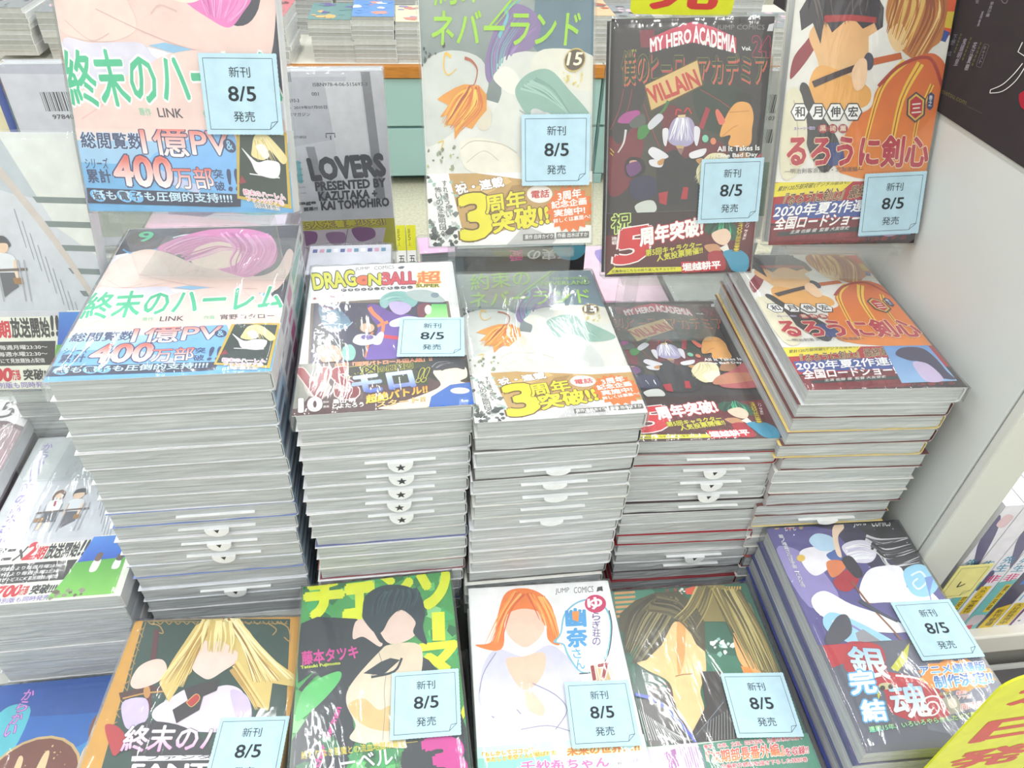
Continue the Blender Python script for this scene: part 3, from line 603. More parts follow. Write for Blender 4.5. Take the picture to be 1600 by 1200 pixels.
D.p((30, 90, 70), '1000,200 1030,150 1120,150 1170,180 1180,240 1120,250 1040,220', 1); D.hair([(20, 60, 48), (60, 190, 140), (30, 110, 84)], '1010,220 1050,170 1090,150', '1170,230 1140,180 1120,140', 16, 10, 10); D.p((246, 214, 190), '1040,215 1110,190 1140,230 1110,275 1060,260', 1)
D.p((206, 150, 110), '1000,280 1060,270 1090,300 1040,320', 1); D.p((240, 236, 226), '1080,290 1120,270 1130,300 1100,310'); D.p((54, 150, 186), '1100,310 1180,300 1230,340 1220,410 1150,410 1120,360', 1); D.p((170, 30, 50), '1020,320 1090,310 1110,400 1040,400', 1)
D.vt('2400万部突破!!', '1192,150', '1165,310', 26, (226, 200, 50), (80, 30, 20)); D.vt('シリーズ累計', '1228,155', '1205,250', 16, (245, 225, 225), (120, 20, 40))
D.p((226, 222, 50), '490,430 536,385 536,394 900,388 900,412 530,424'); D.tr('応募券はこちらの折り返しをチェック!!', '520,420', '850,404', '516,406', (50, 50, 30))
for i in range(4): D.p((206, 30, 48), [(884+i*50, 420-i*3), (930+i*50, 416-i*3), (924+i*50, 360-i*2), (878+i*50, 364-i*2)])
D.tr('堀越耕平', '888,412', '1085,396', '884,372', (255, 255, 255), None, 0, .05)

# E: orange and white cover with crimson title, red-black band
Ea = Art(JW, JL, UE); E = Ea; E.fr(1120, 0, 3.33333)
E.q((240, 238, 232)); E.p((230, 92, 46), '1130,-60 1270,-60 1230,200 1150,130', 0); E.p((230, 200, 60), '1180,60 1240,60 1225,150 1170,140'); E.p((60, 84, 160), '1150,140 1215,170 1190,220 1130,200')
E.p((150, 40, 56), '380,400 400,300 460,220 520,150 540,190 480,300 400,400', 1)
E.p((236, 180, 120), '480,200 500,140 560,100 800,100 850,140 840,300 760,360 700,400 690,560 560,560 540,400 520,300', 1, (246, 206, 150)); E.p((240, 176, 90), '540,340 700,400 800,470 760,560 520,560 480,440', 1)
E.p((50, 40, 52), '430,60 500,-60 800,-90 870,40 860,220 820,120 760,150 700,80 600,170 560,90 540,230 500,120 440,160', 0); E.hair([(50, 40, 52), (96, 80, 76), (34, 28, 36)], '470,-40 500,40 520,150', '840,-60 820,20 820,80', 26, 14, 12); E.p((176, 48, 52), '560,80 700,76 830,90 830,120 690,108 560,118')
E.p((246, 244, 240), '790,190 880,130 960,250 960,330 840,470 790,330')
E.p((206, 130, 60), '880,60 930,-60 1120,-90 1190,40 1170,200 1120,250 1050,320 940,240 900,160', 1); E.p((250, 214, 160), '890,170 960,120 990,220 950,270 915,250', 1)
E.hair([(232, 180, 90), (190, 110, 50), (250, 220, 150), (160, 84, 44), (240, 200, 110)], '940,-60 900,60 880,160', '1180,-40 1190,100 1060,330', 40, 18, 10)
E.p((222, 104, 44), '800,560 830,470 920,360 1050,290 1150,290 1200,420 1180,900 640,900 700,640', 1, (236, 140, 50)); 
for a, w in (('980,320 880,420 820,560 740,880', 34), ('1060,330 960,520 900,800', 40), ('1120,440 1040,640 1010,880', 24)): E.s((246, 206, 70), a, w, w*.5); E.s((190, 70, 36), a, 6)
E.s((176, 60, 44), '840,450 940,350 1060,300 1130,330 1190,520', 18); E.s((60, 34, 40), '500,440 620,390 740,345', 34, 30); E.s((206, 100, 40), '800,325 960,290', 36, 34); E.e((70, 70, 90), 790, 320, 26, 46); E.p((250, 210, 170), '700,380 740,310 780,320 770,440 720,470', 1)
E.p((60, 56, 60), '430,470 470,440 520,560 640,760 560,900 470,760', 1); E.p((232, 226, 200), '350,520 430,470 470,700 420,900 330,900', 1); E.s((200, 190, 170), '400,520 420,700 380,860', 5); E.p((60, 70, 130), '560,760 640,750 660,840 580,860', 1)
for x, ch in ((430, '和'), (522, '月'), (615, '伸'), (706, '宏')):
    E.p((60, 56, 60), [(x-48, 583), (x-24, 537), (x+26, 537), (x+50, 583), (x+26, 629), (x-24, 629)]); E.p((248, 248, 248), [(x-42, 583), (x-21, 543), (x+23, 543), (x+44, 583), (x+23, 623), (x-21, 623)]); E.t(ch, [(x-24, 610)], [(x+26, 608)], 54, (50, 46, 56), None, 0, .03)
for x, ch in ((550, '黒'), (602, '碕'), (655, '薫')): E.e((170, 56, 64), x, 670, 25, 24); E.t(ch, [(x-16, 684)], [(x+16, 683)], 30, (240, 220, 200), None, 0, .02)
E.t('ストーリー協力', '400,678', '508,674', 16, (110, 80, 140), (220, 210, 240), .08)
E.p((70, 60, 70), '1035,478 1085,515 1080,600 1030,640 985,600 988,515'); E.p((226, 190, 90), '1035,488 1077,520 1072,596 1030,630 993,596 996,520'); E.p((196, 40, 52), '1035,500 1068,525 1064,590 1030,618 1001,590 1004,525'); E.t('三', '1012,590', '1060,585', 48, (245, 235, 225), None, 0, .03)
E.p((50, 66, 110), '1112,480 1130,495 1122,560 1106,575 1090,560 1096,495'); E.vt('巻之', '1112,496', '1106,556', 18, (240, 240, 245))
E.tr('るろうに剣心', '362,862', '1088,868', '372,706', (186, 50, 70), (250, 226, 190), .035, .05)
E.t('―明治剣客浪漫譚・北海道編―', '350,905', '760,892', 26, (90, 84, 90), None, 0, 0)
E.fr(1120, 300, 3.33333, FE); E.obi(340, 812)
E.q((176, 34, 46)); E.p((40, 26, 34), '300,960 1400,900 1400,1100 300,1100', 0); E.p((120, 26, 40), '430,960 1000,930 1000,1010 430,1040'); E.p((58, 84, 160), '395,885 640,870 960,868 980,920 430,940')
E.p((236, 220, 56), '330,815 770,785 720,838 345,862'); E.t('累計120万部突破!(デジタル版含む)', '375,845', '735,815', 20, (60, 50, 30))
E.tr('『るろうに剣心』最終章', '440,892', '900,852', '430,848', (96, 40, 40), (214, 196, 150), .05, .02)
E.tr('2020年夏2作連続', '418,932', '975,900', '408,888', (255, 255, 255), (60, 70, 150), .05, .03); E.tr('全国ロードショー!!!', '455,976', '970,948', '442,930', (255, 255, 255), (150, 20, 34), .04, .04)
E.p((50, 56, 60), '490,985 970,958 970,976 500,1000'); E.t('主演 佐藤 健  監督 大友啓史', '560,990', '880,970', 14, (225, 225, 225)); E.t('剣心の原点にして最後の物語が動き出す', '500,1020', '1240,980', 20, (150, 40, 54)); E.t('この夏すべての因縁が決着する', '520,1044', '1240,1004', 18, (150, 40, 54))
E.p((100, 150, 214), '862,802 1090,792 1250,986 962,998', 0, (150, 190, 232)); E.p((60, 56, 90), '930,850 960,815 1060,815 1130,860 1200,940 1240,980 1130,960 1060,890 1000,880', 1); E.p((206, 190, 226), '1020,890 1100,900 1180,980 1100,992 1050,950', 1)

# F: green cover, lime block katakana
F = Art(JW, JL, FF); F.fr(400, 840, Z)
F.q((66, 160, 84)); F.sc_([(100, 196, 110), (44, 128, 72), (140, 214, 140), (60, 176, 100), (34, 112, 66)], 230, 150, 180, 1150, 1650, 22, 80, 12)
F.tr('チ', '262,420', '452,402', '262,232', (226, 236, 40), None, 0, .09); F.tr('ェ', '465,420', '618,400', '465,262', (226, 236, 40), None, 0, .09); F.tr('ン', '640,330', '810,330', '640,190', (226, 236, 40), None, 0, .09); F.tr('ソ', '850,362', '1010,362', '846,186', (226, 236, 40), None, 0, .09)
F.p((226, 236, 40), '915,392 982,388 986,538 920,540'); F.tr('マ', '862,712', '1052,690', '858,566', (226, 236, 40), None, 0, .09); F.tr('ン', '1010,1000', '1090,1000', '1010,860', (226, 236, 40), None, 0, .09)
F.p((32, 42, 54), '236,450 320,415 520,425 620,470 700,560 660,640 560,720 480,780 520,1060 470,1200 180,1250 160,1100 260,950 380,760 300,700 220,760 215,620', 0); F.p((84, 190, 104), '210,900 260,780 420,700 440,740 350,850 220,960', 1); F.s((30, 40, 50), '230,800 330,700 480,680 640,720', 22, 10)
F.p((38, 46, 56), '860,620 900,640 1020,780 1110,1040 1120,1500 700,1500 780,1060 860,1000', 0)
F.p((222, 206, 180), '500,760 640,600 700,560 850,560 862,700 800,820 760,900 780,1060 760,1100 500,1060 520,980 470,860', 1, (234, 220, 202)); F.p((222, 190, 130), '480,880 560,840 640,900 700,880 760,950 700,1010 560,980', 1); F.s((150, 140, 130), '640,600 660,690 600,720', 4); F.s((150, 140, 130), '680,700 668,800 672,900 660,1060', 3); F.p((34, 46, 58), '650,650 700,630 750,640 660,720 560,710'); F.s((34, 46, 58), '600,730 720,700 760,630', 12)
F.p((232, 206, 194), '505,530 520,440 580,430 600,470 640,540 660,555 640,570 560,520', 1); F.p((234, 208, 196), '640,470 660,400 780,360 850,400 860,460 820,520 740,555 680,545', 1)
F.p((28, 52, 66), '555,390 570,310 640,260 720,248 800,262 860,310 880,400 870,470 890,560 820,500 830,440 760,380 700,420 660,490 620,500 560,430', 1); F.hair([(22, 42, 54), (44, 80, 92), (30, 60, 72)], '640,280 600,330 590,420', '840,270 860,300 830,370', 30, 14)
F.tr('藤本タツキ', '242,668', '535,632', '238,598', (208, 56, 150), None, 0, .04); F.tr('Tatsuki Fujimoto', '236,692', '442,668', '232,672', (206, 224, 60), None, 0, .04)
F.tr('chainsaw man', '330,1200', '446,890', '296,1190', (208, 56, 150), None, 0, .05)
F.p((34, 44, 52), '760,1120 1140,1020 1180,1700 700,1700'); F.sc_([(40, 110, 70), (60, 150, 90), (30, 60, 50)], 40, 200, 1060, 760, 1640, 20, 60, 5)
F.tr('終わりなき悪魔との流血地獄の果て──', '238,1160', '846,1086', '236,1118', (226, 206, 60), None, 0, .01); F.tr('ノーベル', '350,1240', '716,1180', '346,1160', (250, 250, 250), None, 0, .02); F.tr('3', '905,1290', '1085,1270', '880,1062', (206, 50, 150), None, 0, .08)


# G: white cover, orange mass, blue title balloon
G = Art(JW, JL, FG); G.fr(800, 840, Z)
G.q((250, 250, 252)); G.t('JUMP', '226,298', '298,292', 32, (60, 60, 66), None, 0, 0); G.t('COMICS', '322,291', '424,284', 32, (60, 60, 66), None, 0, 0); G.p((60, 60, 66), '440,284 445,258 470,254 474,280 458,276')
G.fr(400, 840, Z)
G.p((206, 204, 226), '1190,650 1260,580 1400,620 1520,560 1600,600 1680,700 1720,900 1640,1090 1350,1090 1180,900 1160,780', 1, (236, 236, 244)); G.p((240, 200, 176), '1300,640 1390,620 1500,600 1500,700 1440,780 1370,780', 1)
G.p((246, 130, 46), '1140,560 1230,540 1260,400 1300,290 1390,264 1480,290 1540,360 1570,480 1580,560 1520,530 1500,420 1380,380 1300,420 1290,560 1240,590', 1); G.p((244, 208, 188), '1300,480 1310,400 1400,370 1490,400 1500,480 1460,540 1400,572 1340,540', 1)
G.hair([(250, 160, 70), (226, 96, 40), (255, 190, 100), (236, 116, 50)], '1340,280 1270,400 1190,560', '1400,300 1330,380 1290,540', 18, 12); G.hair([(250, 160, 70), (226, 96, 40), (255, 190, 100)], '1400,290 1440,360 1470,420', '1500,310 1560,420 1590,560', 16, 12)
G.s((150, 146, 180), '1250,600 1180,720 1170,860 1240,940', 5); G.s((150, 146, 180), '1440,760 1560,820 1620,900 1560,1000', 5); G.s((150, 146, 180), '1200,860 1330,880 1380,920', 5); G.s((150, 146, 180), '1380,1000 1520,980 1640,1010', 4); G.p((250, 214, 190), '1390,820 1430,800 1500,880 1490,930 1420,900', 1); G.p((222, 220, 236), '1180,780 1340,800 1380,860 1300,940 1180,900', 1)
G.fr(800, 840, Z)
G.p((120, 190, 214), '250,500 270,400 340,335 430,322 500,380 518,470 500,600 440,690 360,705 290,620 265,560 215,545', 1); G.p((250, 252, 255), '258,500 278,405 342,343 430,330 492,384 510,470 492,596 436,682 362,697 298,614 273,556 232,543', 1); G.s((50, 50, 60), '505,380 520,470 500,610 440,695 350,710', 6)
G.e((206, 40, 100), 434, 346, 56, 47); G.tr('ゆ', '398,376', '470,368', '392,318', (255, 245, 250), None, 0, .05)
G.vt('らぎ荘の', '438,392', '440,566', 42, (96, 60, 140)); G.tr('幽', '284,468', '384,462', '280,376', (70, 160, 220), None, 0, .06); G.tr('奈', '290,572', '392,566', '284,478', (70, 160, 220), None, 0, .06); G.vt('さん', '330,580', '362,690', 46, (70, 170, 224)); G.p((246, 150, 60), '312,388 350,384 345,440 316,430')
G.p((214, 180, 128), '402,680 500,648 538,738 420,752'); G.tr('17', '424,744', '512,726', '412,672', (150, 30, 40), (250, 240, 230), .06, .05)
G.fr(720, 1020, 5); G.obi(130, 742)
G.q((206, 236, 232)); G.p((150, 216, 206), '130,830 700,780 700,1100 150,1100'); G.tr('「もしかしてココって…', '168,815', '612,770', '166,780', (240, 150, 40), (250, 236, 120), .08, .03); G.tr('あたしと冬空くんが結ばれた…', '196,858', '790,792', '194,822', (240, 150, 40), (250, 236, 120), .08, .03)
G.tr('未来の世界…?!', '832,808', '1398,766', '830,742', (226, 120, 30), (250, 236, 120), .06, .05); G.tr('千紗希ちゃん', '475,930', '1160,892', '470,852', (240, 110, 180), (255, 250, 252), .06, .04)
G.e((250, 252, 255), 1300, 850, 110, 60); G.t('300万部超!', '1222,880', '1388,852', 28, (90, 60, 120)); G.t('シリーズ累計', '1210,840', '1330,812', 16, (200, 80, 120))

# H: green cover, dark olive mass
H = Art(JW, JL, FH); H.fr(800, 840, Z)
H.q((36, 98, 78)); H.p((60, 130, 108), '500,270 720,260 760,420 560,400', 1); H.p((26, 74, 60), '640,600 760,560 760,900 640,860'); H.p((50, 120, 96), '1000,600 1200,620 1260,800 1000,720')
for i in range(6): H.p((206, 150, 96), [(532+i*2, 285+i*24), (640+i*2, 278+i*24), (641+i*2, 290+i*24), (533+i*2, 298+i*24)])
for i in range(10): H.s((214, 170, 84), [(1058+i*14, 290), (1062+i*14, 255)], 9); H.s((214, 170, 84), [(1066+i*14, 342), (1062+i*14, 300)], 9)
H.p((226, 84, 50), '900,268 962,252 965,300 905,296'); H.sc_([(230, 236, 236), (160, 60, 60), (220, 200, 180)], 14, 780, 265, 900, 320, 6, 16, 3); H.sc_([(226, 236, 232), (240, 240, 240), (150, 200, 190)], 16, 1030, 530, 1180, 620, 8, 24, 4)
H.p((240, 200, 140), '650,640 760,560 860,430 980,440 1000,560 1010,700 980,800 1000,900 960,1010 900,1030 850,900 820,760 700,690', 1, (244, 206, 146)); H.p((226, 166, 96), '860,440 900,430 900,600 880,700 860,690', 1); H.s((150, 96, 60), '850,725 890,715 940,712', 5); H.p((240, 180, 110), '1150,500 1200,560 1300,700 1260,720 1180,640', 1); H.p((244, 150, 60), '1190,670 1240,680 1270,720 1210,720')
H.p((74, 68, 46), '560,400 640,330 740,290 860,280 960,350 1000,430 1010,600 960,560 900,440 840,440 780,560 700,640 620,660 660,560 570,620 600,520 560,480', 0)
H.hair([(58, 52, 36), (120, 112, 74), (88, 80, 52), (150, 140, 96)], '740,300 620,400 580,560', '860,320 800,460 660,660', 40, 14); H.hair([(58, 52, 36), (110, 100, 66), (84, 76, 50)], '760,300 880,340 960,440', '700,380 860,420 990,580', 26, 12)
H.p((136, 122, 66), '950,350 960,250 1100,250 1240,350 1390,700 1300,710 1200,560 1120,440 1000,440', 0); H.hair([(170, 152, 84), (90, 80, 44), (200, 184, 120), (120, 106, 60)], '960,260 900,360 840,420', '1060,260 1020,380 960,480', 18, 12); H.hair([(170, 152, 84), (90, 80, 44), (200, 184, 120), (120, 106, 60), (66, 60, 36)], '1040,270 1120,440 1240,680', '1180,280 1300,480 1400,720', 44, 16)
H.p((44, 36, 34), '660,860 760,800 820,780 860,900 930,1030 1010,880 980,700 1090,700 1120,820 1180,960 1250,1120 720,1120', 0); H.s((110, 50, 44), '700,840 800,760 840,860', 8); H.s((50, 50, 60), '870,960 960,1040 1120,820', 30, 14); H.s((120, 124, 126), '960,1030 1100,860', 4)
for i in range(18): H.s((196, 200, 200), [(660+i*12, 900+i*8), (700+i*14, 1060)], 3)
for i in range(12): H.s((150, 156, 156), [(1020+i*14, 960-i*8), (1010+i*16, 1060)], 3)
H.s((60, 84, 196), '640,820 760,860 880,980 960,1080 1000,1200', 18, 14)
H.obi(700, 1092)
H.q((200, 214, 204)); H.p((70, 140, 116), '960,1080 1560,1000 1700,1400 1020,1400'); H.p((226, 206, 232), '700,1110 960,1060 1060,1400 740,1400'); H.p((150, 60, 150), '790,1120 850,1100 870,1190 820,1230'); 
for i in range(10): H.s((160, 100, 176), [(870+i*12, 1090), (900+i*12, 1200)], 3)
H.tr('青学、氷帝、立海、四天宝寺、比嘉の未来を描く', '1000,1106', '1510,1052', '996,1082', (206, 60, 84), (250, 240, 240), .08, .03); H.tr('『次期部長番外編』', '1018,1182', '1420,1134', '1008,1116', (214, 70, 80), (255, 240, 240), .06, .04, c2=(240, 150, 70)); H.tr('を収録!!', '1425,1140', '1545,1126', '1420,1098', (206, 60, 84), (255, 240, 240), .08, .04)
H.tr('全編新作読切を描き下ろした特別巻', '1090,1206', '1540,1168', '1086,1182', (206, 60, 84), (255, 240, 240), .08, .03)

# I: night-blue cover, red and white brush title
I = Art(JW, JL, FI); I.fr(1120, 600, Z)
I.q((92, 84, 150)); I.p((54, 50, 84), '250,690 1000,640 1200,1000 900,1050 600,760', 0); I.p((50, 50, 58), '700,680 960,670 1120,960 1000,1000 860,860', 1); I.p((150, 140, 200), '310,860 480,900 640,1120 480,1160', 1); I.sc_([(240, 240, 250), (200, 196, 230)], 40, 280, 700, 1000, 1250, 2, 6, 2)
I.t('JUMP', '712,748', '786,745', 38, (240, 240, 245), None, 0, .02); I.t('COMICS', '806,744', '904,741', 38, (240, 240, 245), None, 0, .02)
I.vt('銀ノ魂篇さらば宇宙一バカな侍', '330,785', '452,1060', 24, (236, 236, 244), (70, 60, 120), g=.95); I.p((170, 60, 80), '345,745 380,738 415,745 380,762'); I.t('第', '300,760', '325,758', 22, (230, 200, 110)); I.t('七十七', '350,768', '412,764', 30, (240, 240, 240)); I.t('巻', '425,758', '450,756', 22, (230, 200, 110))
I.p((244, 240, 250), '430,880 500,850 600,870 600,940 520,1000 460,960', 1); I.e((226, 190, 80), 438, 908, 22, 18); I.p((190, 220, 246), '480,820 520,780 600,800 620,860 540,870', 1); I.p((80, 110, 180), '570,890 620,870 660,910 600,920', 1)
I.p((226, 130, 80), '570,930 640,920 670,960 600,1010', 1); I.p((250, 222, 196), '600,760 640,720 662,750 630,800 650,900 620,880', 1); I.p((176, 36, 56), '610,1020 700,960 740,1020 690,1080 630,1070', 1); I.p((226, 222, 240), '650,850 700,820 780,820 830,880 800,930 720,930 680,900', 1); I.hair([(250, 250, 255), (206, 200, 228)], '670,850 740,830 800,850', '690,920 760,910 820,910', 16, 9)
I.p((50, 44, 60), '650,920 700,900 760,990 720,1010', 1); I.hair([(220, 220, 226), (90, 90, 100), (40, 40, 46)], '770,800 850,820 1000,790', '860,900 920,960 1060,930', 22, 14, 12)
I.p((246, 244, 252), '740,1080 780,980 860,950 960,960 1000,1080 1120,1100 1120,1160 900,1140 780,1140', 1); I.p((250, 250, 255), '980,1080 1080,1060 1200,1180 1250,1290 1100,1230', 1); I.p((150, 206, 236), '970,980 1050,940 1120,980 1150,1060 1090,1110 1010,1090', 1); I.s((226, 242, 250), '1010,1000 1060,980 1090,1030 1050,1070 1020,1040 1045,1015', 9); I.p((120, 150, 214), '1080,1010 1130,1000 1110,1080 1120,1160')
I.p((242, 240, 250), '490,1130 560,1080 700,1150 900,1220 1000,1290 800,1290 560,1220', 1); I.p((160, 212, 238), '560,1210 640,1200 900,1330 1000,1420 880,1420 640,1330 560,1270', 1); I.s((230, 244, 250), '600,1240 640,1230 650,1270 620,1280', 7); I.s((150, 130, 200), '700,1260 820,1330 960,1400', 10)
I.s((140, 86, 60), '700,1030 800,1160 920,1290 1040,1440', 9, 9); I.s((60, 66, 90), '740,1130 860,1200 940,1240', 20, 12)
I.fr(1120, 840, Z)
I.p((70, 70, 86), '620,420 680,410 700,500 620,560 560,540', 1); I.p((150, 150, 160), '720,500 760,480 850,540 740,560')
I.obi(570, 560)
I.q((92, 94, 112)); I.p((190, 40, 56), '540,540 700,540 700,640 600,680'); I.p((110, 112, 134), '980,560 1400,540 1560,1100 1100,1000')
I.k = 'cover'
I.p((190, 34, 54), '670,600 690,545 840,560 870,620 850,700 1000,740 1100,760 1160,820 1215,920 1000,960 900,900 870,800 800,760 680,680', 1)
I.k = 'obi'
I.p((186, 30, 50), '660,640 690,545 840,560 880,640 860,690 1000,720 1110,750 1180,830 1215,920 1100,965 980,945 900,900 870,800 800,760 680,700', 1)
I.tr('銀', '718,728', '905,738', '672,568', (150, 200, 240), (150, 20, 40), .03, .03, c2=(255, 255, 255)); I.tr('魂', '935,945', '1120,930', '885,772', (150, 200, 240), (150, 20, 40), .03, .03, c2=(255, 255, 255))
I.p((206, 206, 60), '905,680 1003,548 990,640 940,700'); I.p((206, 206, 60), '832,800 850,820 840,850'); I.e((200, 190, 150), 880, 775, 40, 18); I.e((60, 50, 40), 862, 785, 14, 13); I.e((60, 50, 40), 905, 778, 14, 13)
I.s((255, 240, 245), [(1118+(6+i*3.1)*math.cos(i*.62), 885+(6+i*2.9)*math.sin(i*.62)) for i in range(22)], 7, 9); I.s((250, 250, 255), '930,720 1040,735 1130,790 1180,900', 10, 7)
I.tr('完', '706,818', '832,806', '682,700', (240, 250, 255), (90, 180, 240), .08, .05); I.tr('結', '770,960', '890,952', '742,852', (240, 250, 255), (90, 180, 240), .08, .05)
I.p((240, 150, 50), [(1250+(210 if i % 2 else 180)*math.cos(i*.26), 720+(90 if i % 2 else 74)*math.sin(i*.26)) for i in range(24)]); I.tr('アニメ劇場版', '1062,720', '1402,694', '1050,672', (70, 90, 180), (250, 250, 255), .07, .05, c2=(120, 200, 246)); I.tr('制作決定!!', '1140,788', '1440,760', '1124,724', (70, 90, 180), (250, 250, 255), .07, .05, c2=(120, 200, 246))
I.t('応援応', '1155,826', '1225,820', 16, (200, 190, 110)); I.p((170, 164, 150), '1172,840 1240,822 1290,905 1215,925'); I.p((226, 214, 200), '1200,850 1235,840 1250,880 1215,890', 1); I.t('最高の', '1245,822', '1300,816', 20, (200, 40, 50), (255, 250, 250), .1); I.t('アツさ!', '1255,846', '1320,838', 20, (200, 40, 50), (255, 250, 250), .1); I.t('同時公開', '1270,902', '1420,880', 34, (200, 40, 50), (255, 250, 250), .08)
I.tr('連載15年、いろいろやらかしたけど最終巻', '795,1018', '1420,930', '786,988', (214, 220, 80), (40, 60, 80), .06, .04, c2=(110, 220, 190))

# J: gold-framed dark green cover
J = Art(BW, BL_, FJ); J.fr(0, 840, Z)
J.q((206, 152, 54)); J.p((30, 66, 58), '750,422 1512,424 1468,1400 1290,1900 330,1900', 0); J.s((150, 126, 70), '760,440 700,640 640,900', 5); J.s((150, 126, 70), '780,436 1100,440 1500,450', 4)
for i in range(16): J.s((166, 132, 70), [(770+i*46, 436), (790+i*46, 452), (806+i*46, 436)], 5)
for i in range(9): J.s((166, 132, 70), [(752-i*20, 470+i*70), (728-i*20, 490+i*70), (744-i*20, 520+i*70)], 5)
for a in ('780,450 830,460 850,500 810,490', '1440,440 1500,470 1510,540 1480,520', '1400,450 1440,480 1420,510'): J.s((176, 140, 74), a, 6)
J.s((84, 24, 36), '818,480 800,620 780,780 770,900', 26, 34); J.s((74, 34, 30), '625,830 760,800 900,790', 40, 30); J.s((190, 140, 70), '640,840 760,812 880,800', 8); J.e((196, 140, 70), 766, 805, 18, 34)
J.p((228, 216, 232), '800,900 900,830 980,790 1040,830 1080,800 1180,770 1260,800 1300,900 1290,960 1240,1010 1000,1010 820,960', 1); J.p((206, 190, 236), '640,860 760,840 770,940 700,1000 650,980', 1); J.p((206, 190, 236), '1200,800 1290,830 1310,940 1250,980', 1)
J.p((240, 208, 196), '680,760 720,680 790,640 850,640 870,690 830,750 720,790', 1); J.p((240, 214, 204), '990,600 1030,520 1140,500 1240,560 1240,640 1160,700 1090,740 1040,720 1000,680', 1)
J.p((222, 196, 116), '830,760 900,640 980,520 1020,460 1080,425 1150,412 1240,430 1300,490 1360,580 1430,640 1540,720 1540,780 1420,760 1400,900 1330,880 1300,790 1230,700 1240,600 1160,540 1060,540 1010,600 1000,700 930,780 880,860', 0)
J.hair([(240, 222, 150), (196, 160, 80), (250, 240, 190), (170, 130, 60)], '1060,430 980,560 830,740', '1120,440 1050,560 960,780', 30, 13); J.hair([(240, 222, 150), (196, 160, 80), (250, 240, 190), (160, 116, 54)], '1160,420 1240,560 1290,760', '1240,430 1360,580 1540,740', 40, 15); J.hair([(232, 210, 134), (190, 150, 76)], '1240,640 1320,780 1400,900', '1200,700 1290,820 1330,900', 14, 12); J.hair([(246, 232, 168), (214, 186, 104)], '1080,440 1060,510 1050,590', '1220,440 1240,540 1230,610', 20, 16)
J.p((44, 34, 44), '960,790 1050,760 1150,740 1130,800 1060,830 1040,900 920,970 900,900 980,850', 0); J.p((186, 40, 40), '975,860 1020,820 1040,840 1000,880', 1); J.s((220, 170, 90), '972,862 1022,818 1042,842 1000,884 972,862', 4)
J.p((176, 40, 48), '550,980 620,990 660,1060 600,1140 570,1080', 1); J.p((40, 40, 50), '690,1010 800,960 1000,1010 1100,1180 800,1400 700,1200', 1)
J.tr('終末のハーレム', '628,1118', '1560,1110', '668,984', (250, 250, 252), (70, 40, 70), .02, .03, c2=(232, 150, 206)); J.p((245, 245, 248), '690,1142 1300,1132 1296,1158 686,1168'); J.tr('ファンタジア', '760,1164', '1290,1154', '764,1138', (60, 50, 70)); J.tr('FANTASIA', '680,1262', '1420,1256', '696,1184', (250, 250, 252), (70, 40, 70), .02, .04)


# K: washed grey cover with two small seated colour figures and a cream band
K = Art(JW, JL, None)                       # plain frame in millimetres, y down
K.sc = 1000; K.q((214, 217, 224), (196, 204, 214)); K.p((232, 236, 240), '0,0 30,0 20,150 0,176'); K.p((188, 198, 206), '38,0 113,0 113,40 60,34', 1); K.p((226, 230, 226), '70,0 113,0 113,80 92,60')
for i in range(5): K.p((120, 134, 134), [(82+i*4, 40+i*16), (113, 41+i*16), (113, 45+i*16), (84+i*4, 44+i*16)])
K.s((206, 196, 190), '66,22 90,70 110,120', 5, 3)
for i in range(13): K.s((150, 158, 170), [(70+i*3, 48+i*8), (72+i*3, 74+i*8)], .5)
K.vt('からかい上手の高木さん', '12,8', '12,120', 8, (150, 130, 214), (240, 240, 250)); K.e((206, 50, 70), 12, 129, 5, 5); K.t('11', '9.5,131', '14.5,131', 4, (250, 250, 250))
K.p((120, 92, 80), '36.5,72.0 38.1,67.7 42.0,65.8 45.3,68.3 45.9,74.5 43.6,78.2 44.8,72.0 39.2,70.8 38.1,78.2', 1); K.p((236, 206, 180), '38.7,72.0 42.0,69.6 44.2,72.7 42.0,76.4', 1); K.p((240, 242, 246), '35.4,79.5 39.2,77.0 44.2,77.0 47.0,80.7 45.3,89.4 37.0,89.4', 1); K.p((170, 60, 80), '39.8,78.2 42.5,78.2 42.0,84.4 40.4,83.2'); K.p((92, 96, 108), '36.5,89.4 45.3,89.4 47.5,100.6 33.8,100.6', 0); K.p((240, 214, 190), '35.4,100.6 38.1,100.6 37.0,108.0 34.9,108.0'); K.p((240, 214, 190), '41.5,100.6 43.6,100.6 43.1,106.8 40.9,106.8')
K.p((74, 76, 84), '52.5,69.6 54.6,66.5 60.2,65.8 62.9,69.6 62.4,73.3 53.5,74.5', 1); K.p((236, 206, 180), '53.5,71.4 61.2,70.8 60.7,75.8 56.9,77.6 54.1,75.8', 1); K.p((228, 234, 240), '51.4,80.7 54.6,77.6 60.2,77.6 64.0,80.7 62.4,90.6 53.5,90.6', 1); K.p((240, 214, 190), '51.4,80.7 53.0,82.0 52.5,95.6 50.8,95.6'); K.p((240, 214, 190), '62.9,82.0 64.5,82.0 63.5,95.6 61.2,94.4'); K.p((96, 98, 108), '53.0,90.6 61.8,90.6 62.4,100.6 56.9,104.3 52.5,108.0')
K.p((110, 96, 92), '29.4,89.4 50.2,88.2 50.2,90.0 29.4,91.3'); K.p((160, 118, 72), '31.0,95.6 38.1,95.6 37.6,99.9 30.4,99.9'); K.p((110, 96, 92), '51.4,88.2 70.0,87.5 70.0,89.4 51.4,90.0'); K.p((160, 118, 72), '60.2,94.4 65.7,94.4 65.7,98.7 60.2,98.7')
for x in (36, 44, 66, 76, 100, 106): K.s((168, 172, 182), [(42+(x-57)*.55, 82), (41+(x-57)*.55, 111)], .6)
